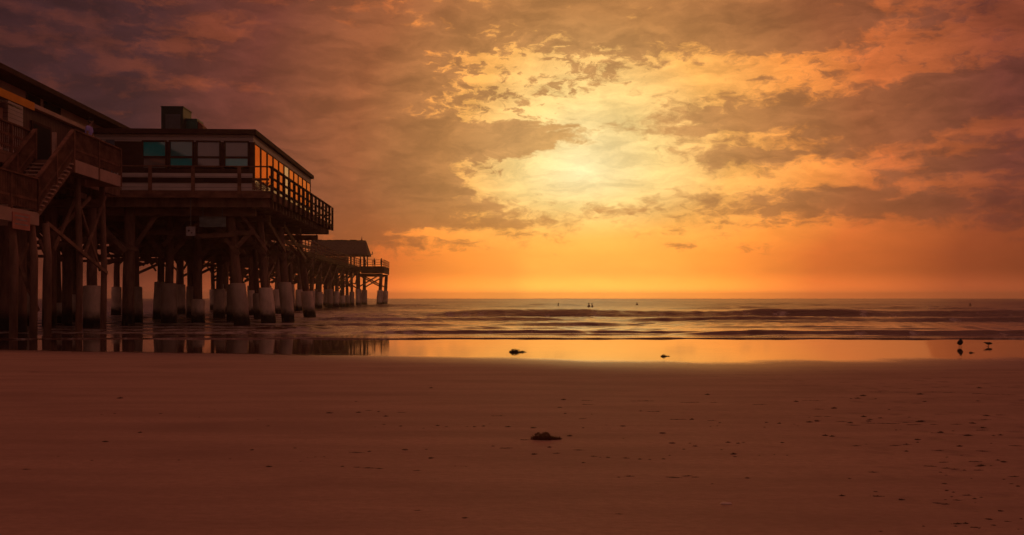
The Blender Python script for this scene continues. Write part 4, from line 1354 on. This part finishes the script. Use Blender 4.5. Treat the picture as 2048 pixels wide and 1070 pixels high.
def tuft(name, m, shape, count, seed, rad=0.004, mound=True):
    """a heap of weed: lumpy core plus crossing strands; shape(t in [-1,1]) -> (half depth, height) along x in [-1,1]"""
    rg = random.Random(seed)
    b = MB()
    if mound:
        n, k = 18, 12
        rows = []
        for i in range(n + 1):
            t = -1 + 2 * i / n
            d, h = shape(t)
            rows.append([Vector((t * .94, .9 * d * math.cos(a) * rg.uniform(.7, 1.1), max(-.05, .72 * h * math.sin(a)) * rg.uniform(.45, 1.15))) for a in (2 * math.pi * j / k for j in range(k))])
        b.add([p for r in rows for p in r], [(i * k + j, i * k + (j + 1) % k, (i + 1) * k + (j + 1) % k, (i + 1) * k + j) for i in range(n) for j in range(k)])
    for _ in range(count):
        t = rg.uniform(-.98, .98)
        d, h = shape(t)
        a = rg.uniform(0, math.pi)
        p = Vector((t, d * math.cos(a) * .95, h * math.sin(a) * .92))
        q = p
        dr = Vector((rg.uniform(-1, 1), rg.uniform(-.6, .6) + .5 * math.cos(a), rg.uniform(-.2, 1.0)))
        L = rg.uniform(.06, .30)
        pts = [p]
        for s_ in range(3):
            q = q + dr.normalized() * L / 3
            dr = dr + Vector((rg.uniform(-.7, .7), rg.uniform(-.7, .7), rg.uniform(-.7, .2)))
            pts.append(Vector((q.x, q.y, max(q.z, .01))))
        b.tube(pts, [rad * 2.4, rad * 3.0, rad * 2.2, rad * .8], 4)
    return b.build(name, m)


def heap(t):
    h = (max(0, 1 - abs((t + .22) / .76) ** 2.4)) * (.80 + .20 * math.sin(9 * t + 1)) if t < .38 else 0
    tail = .20 * max(0, 1 - t) ** .6 if t > -.2 else 0
    return (.62 * max(.15, (1 - abs(t + .1) ** 2.2)), .60 * max(h, tail, .04))


x, y, z = on_sand(1092, 880)
o = tuft('seaweed_clump', M['weed'], heap, 700, 3, 0.0055)
o.location = (x, y + 0.06, z)
o.scale = (.140, .14, .125)
tag(o, 'large brown clump of seaweed on the open sand nearest the camera', 'seaweed')


def lump(t):
    return ((.45 if t < .2 else .16) * max(.2, 1 - abs(t) ** 3), (.36 * math.cos(min(1, abs(t + .35) / .62) * math.pi / 2) + .07) if t < .3 else .10 * (1.2 - t))


for px, py, w, sd, lab in ((1035, 704.5, .235, 5, 'dark wet seaweed lump with a thin tail on the shining wet sand'),
                           (1331, 713.0, .115, 6, 'small dark seaweed lump alone on the shining wet sand'),
                           (1945, 706.0, .075, 9, 'faint tiny seaweed lump between and below the two birds')):
    x, y, z = on_sand(px, py)
    o = tuft('seaweed_clump', M['weed_wet'], lump, 130, sd, 0.008)
    o.location = (x, y + .05, z)
    o.scale = (w, w * .8, w * (1.1 if w < .2 else .9))
    tag(o, lab, 'seaweed')

x, y, z = on_sand(1452, 1008)
b = MB()
n = 12
b.add([(0, 0, .011)] + [(math.cos(a) * .030, math.sin(a) * .020, .009 + .002 * math.cos(3 * a)) for a in (2 * math.pi * j / n for j in range(n))]
      + [(math.cos(a) * .042, math.sin(a) * .027, 0.001) for a in (2 * math.pi * j / n for j in range(n))],
      [(0, 1 + j, 1 + (j + 1) % n) for j in range(n)] + [(1 + j, 13 + j, 13 + (j + 1) % n, 1 + (j + 1) % n) for j in range(n)])
o = b.build('seashell', M['shell'], None, True)
o.location = (x, y, z + .002)
tag(o, 'pale flat shell lying alone on the sand', 'shell')

R6 = '517,101,25 90,178,15 165,230,40 218,236,20 350,240,45 105,240,30 250,308,18 260,262,30 345,318,22 200,322,10 555,315,25 605,321,18 475,330,14 723,321,14 765,322,22 815,318,24 851,306,12 895,260,75 955,322,30 1100,328,35 1270,168,30 1405,172,60 1408,195,60 1250,212,24 1280,246,20 1432,250,14 1380,276,40 1383,328,18 1515,312,12 1610,318,30 1710,175,130 1985,183,110 1710,232,20 1785,235,90 1910,280,100 2000,280,30 1305,374,35 1050,396,50 870,432,22 945,443,70 1190,438,28 1105,478,35 1228,473,42 1358,454,55 95,468,80 165,462,25 370,453,35 490,450,18 518,500,35 15,547,20 95,552,40 160,556,60 225,560,45 435,571,40 718,549,16 655,545,14 1440,490,40 1480,495,14 1525,496,25 1625,500,40 1705,506,26 1762,508,18 1840,505,26 1875,484,16 1385,526,24 1890,415,36 1955,450,20 1990,415,18 2020,432,28 1835,358,36 1612,388,14 1585,608,20 1645,603,50 1900,610,80 1970,602,60 2020,608,40 440,798,40 710,840,34 1590,818,40'
R7 = '45,154,34 85,204,45 370,217,80 608,198,34 705,192,130 745,246,60 1115,138,90 1480,138,120 1570,140,90 1765,112,34 1760,148,90 1860,152,110 1960,156,90 1420,198,26 1758,195,26 995,178,34 955,180,20 1195,250,20 745,293,50 808,293,46 690,297,16 690,328,40 740,322,40 890,325,70 948,333,38 1140,302,28 1035,294,40 500,336,30 420,330,24 408,360,18 595,340,14 618,352,14 125,332,20 70,318,50 65,356,14 110,352,16 1070,335,90 1150,336,90 1220,338,80 1300,330,60 1350,345,90 1480,343,46 1630,342,80 1240,378,20 1268,374,14 1520,394,44 1465,396,16 1600,384,22 1790,364,36 1900,283,60 1810,288,40 1728,288,12 1700,413,40 1900,410,34 790,413,40 835,418,40 520,458,28 178,456,34 240,462,28 275,456,22 985,478,60 1235,476,70 1305,464,18 1050,468,14 1305,512,32 1470,506,16 1640,480,40 2000,478,80 1840,462,18 1375,456,22 212,530,44 223,546,24 375,538,16 470,534,16 550,538,18 135,503,20 1550,620,60 1605,626,60 1670,632,24 1520,645,24 1740,578,80 1920,580,44 1780,602,44 1840,604,20 1560,550,20 1685,790,60 1628,822,50 1590,800,22 1735,812,30 1778,804,24 1550,818,20 1740,838,16 1560,760,30 1110,768,28 78,718,20 298,682,34 1680,968,40 1740,994,60 1825,942,42 1940,956,46 2030,940,26 1920,690,22 1715,684,16 1900,890,40'
R8 = '175,218,60 838,435,18 730,534,26 625,355,34 303,658,12 135,726,40 933,678,16 1202,671,14 1400,500,16 1348,466,12 1040,454,12 550,582,34 1315,625,24 1540,615,20 1405,712,34 1568,685,12 1605,664,10 1645,662,14 1693,660,14 1785,711,20 480,680,16 1118,415,10 1720,432,34 600,435,16 530,440,12'


def strip(t):
    return (.42 * max(.25, 1 - t * t), .16 * max(.2, 1 - t * t))


def blobby(t):
    return (.8 * max(.2, 1 - t * t), .48 * max(.2, 1 - t * t))


protos = [tuft('seaweed_scrap', M['scrap'], blobby if i % 2 else strip, 22, 50 + i, 0.018) for i in range(8)]
used = set()
rs_ = random.Random(31)
R9 = ' '.join(f'{1650 + 398 * rs_.random() ** .7:.0f},{785 + 280 * rs_.random():.0f},{rs_.choice((6, 8, 10, 13, 18, 24))}' for _ in range(45))
for text, ox, oy, k in ((R6, 680, 740, 2.844), (R7, 1400, 740, 3.1605), (R8, 0, 660, 2.61), (R9, 0, 0, 1)):
    for item in text.split():
        cx, cy, w = (float(q) for q in item.split(','))
        px, py, w = ox + cx / k, oy + cy / k, w / k
        x, y, z = on_sand(px, py + 0.5)
        long_ = w > 14
        i = random.choice((0, 2, 4, 6) if long_ else (1, 3, 5, 7))
        o = protos[i] if i not in used else protos[i].copy()
        if i in used:
            COL.objects.link(o)
        used.add(i)
        r = w * y / 2000 / 2 * 1.15
        o.location = (x, y, z - .001)
        o.rotation_euler = (0, 0, random.uniform(-.25, .25) if long_ else random.uniform(-.6, .6))
        o.scale = (r, min(r * 1.0, .05) if long_ else r * 1.0, min(r * .7, .025) if long_ else r * .7)
        tag(o, 'small dark scrap of dried seaweed scattered on the open sand', 'seaweed scrap', 'seaweed scraps scattered over the sand')
for i, p in enumerate(protos):
    if i not in used:
        bpy.data.objects.remove(p)


# ------------------------------------------------------------------ sea air
def haze():
    b = MB().box((-4200, -1000, -6), (4200, 3100, 16))
    m = bpy.data.materials.new('sea_haze')
    m.use_nodes = True
    nt = m.node_tree
    nt.nodes.clear()
    v = nd(nt, 'ShaderNodeVolumePrincipled')
    v.inputs['Color'].default_value = (0.98, 0.84, 0.78, 1)
    v.inputs['Density'].default_value = 0.00045
    v.inputs['Anisotropy'].default_value = 0.8
    out = nd(nt, 'ShaderNodeOutputMaterial')
    nt.links.new(v.outputs[0], out.inputs['Volume'])
    o = b.build('haze', m)
    tag(o, 'thin warm haze in the sea air', 'haze', kind='stuff')
    SC.cycles.volume_bounces = 3


haze()
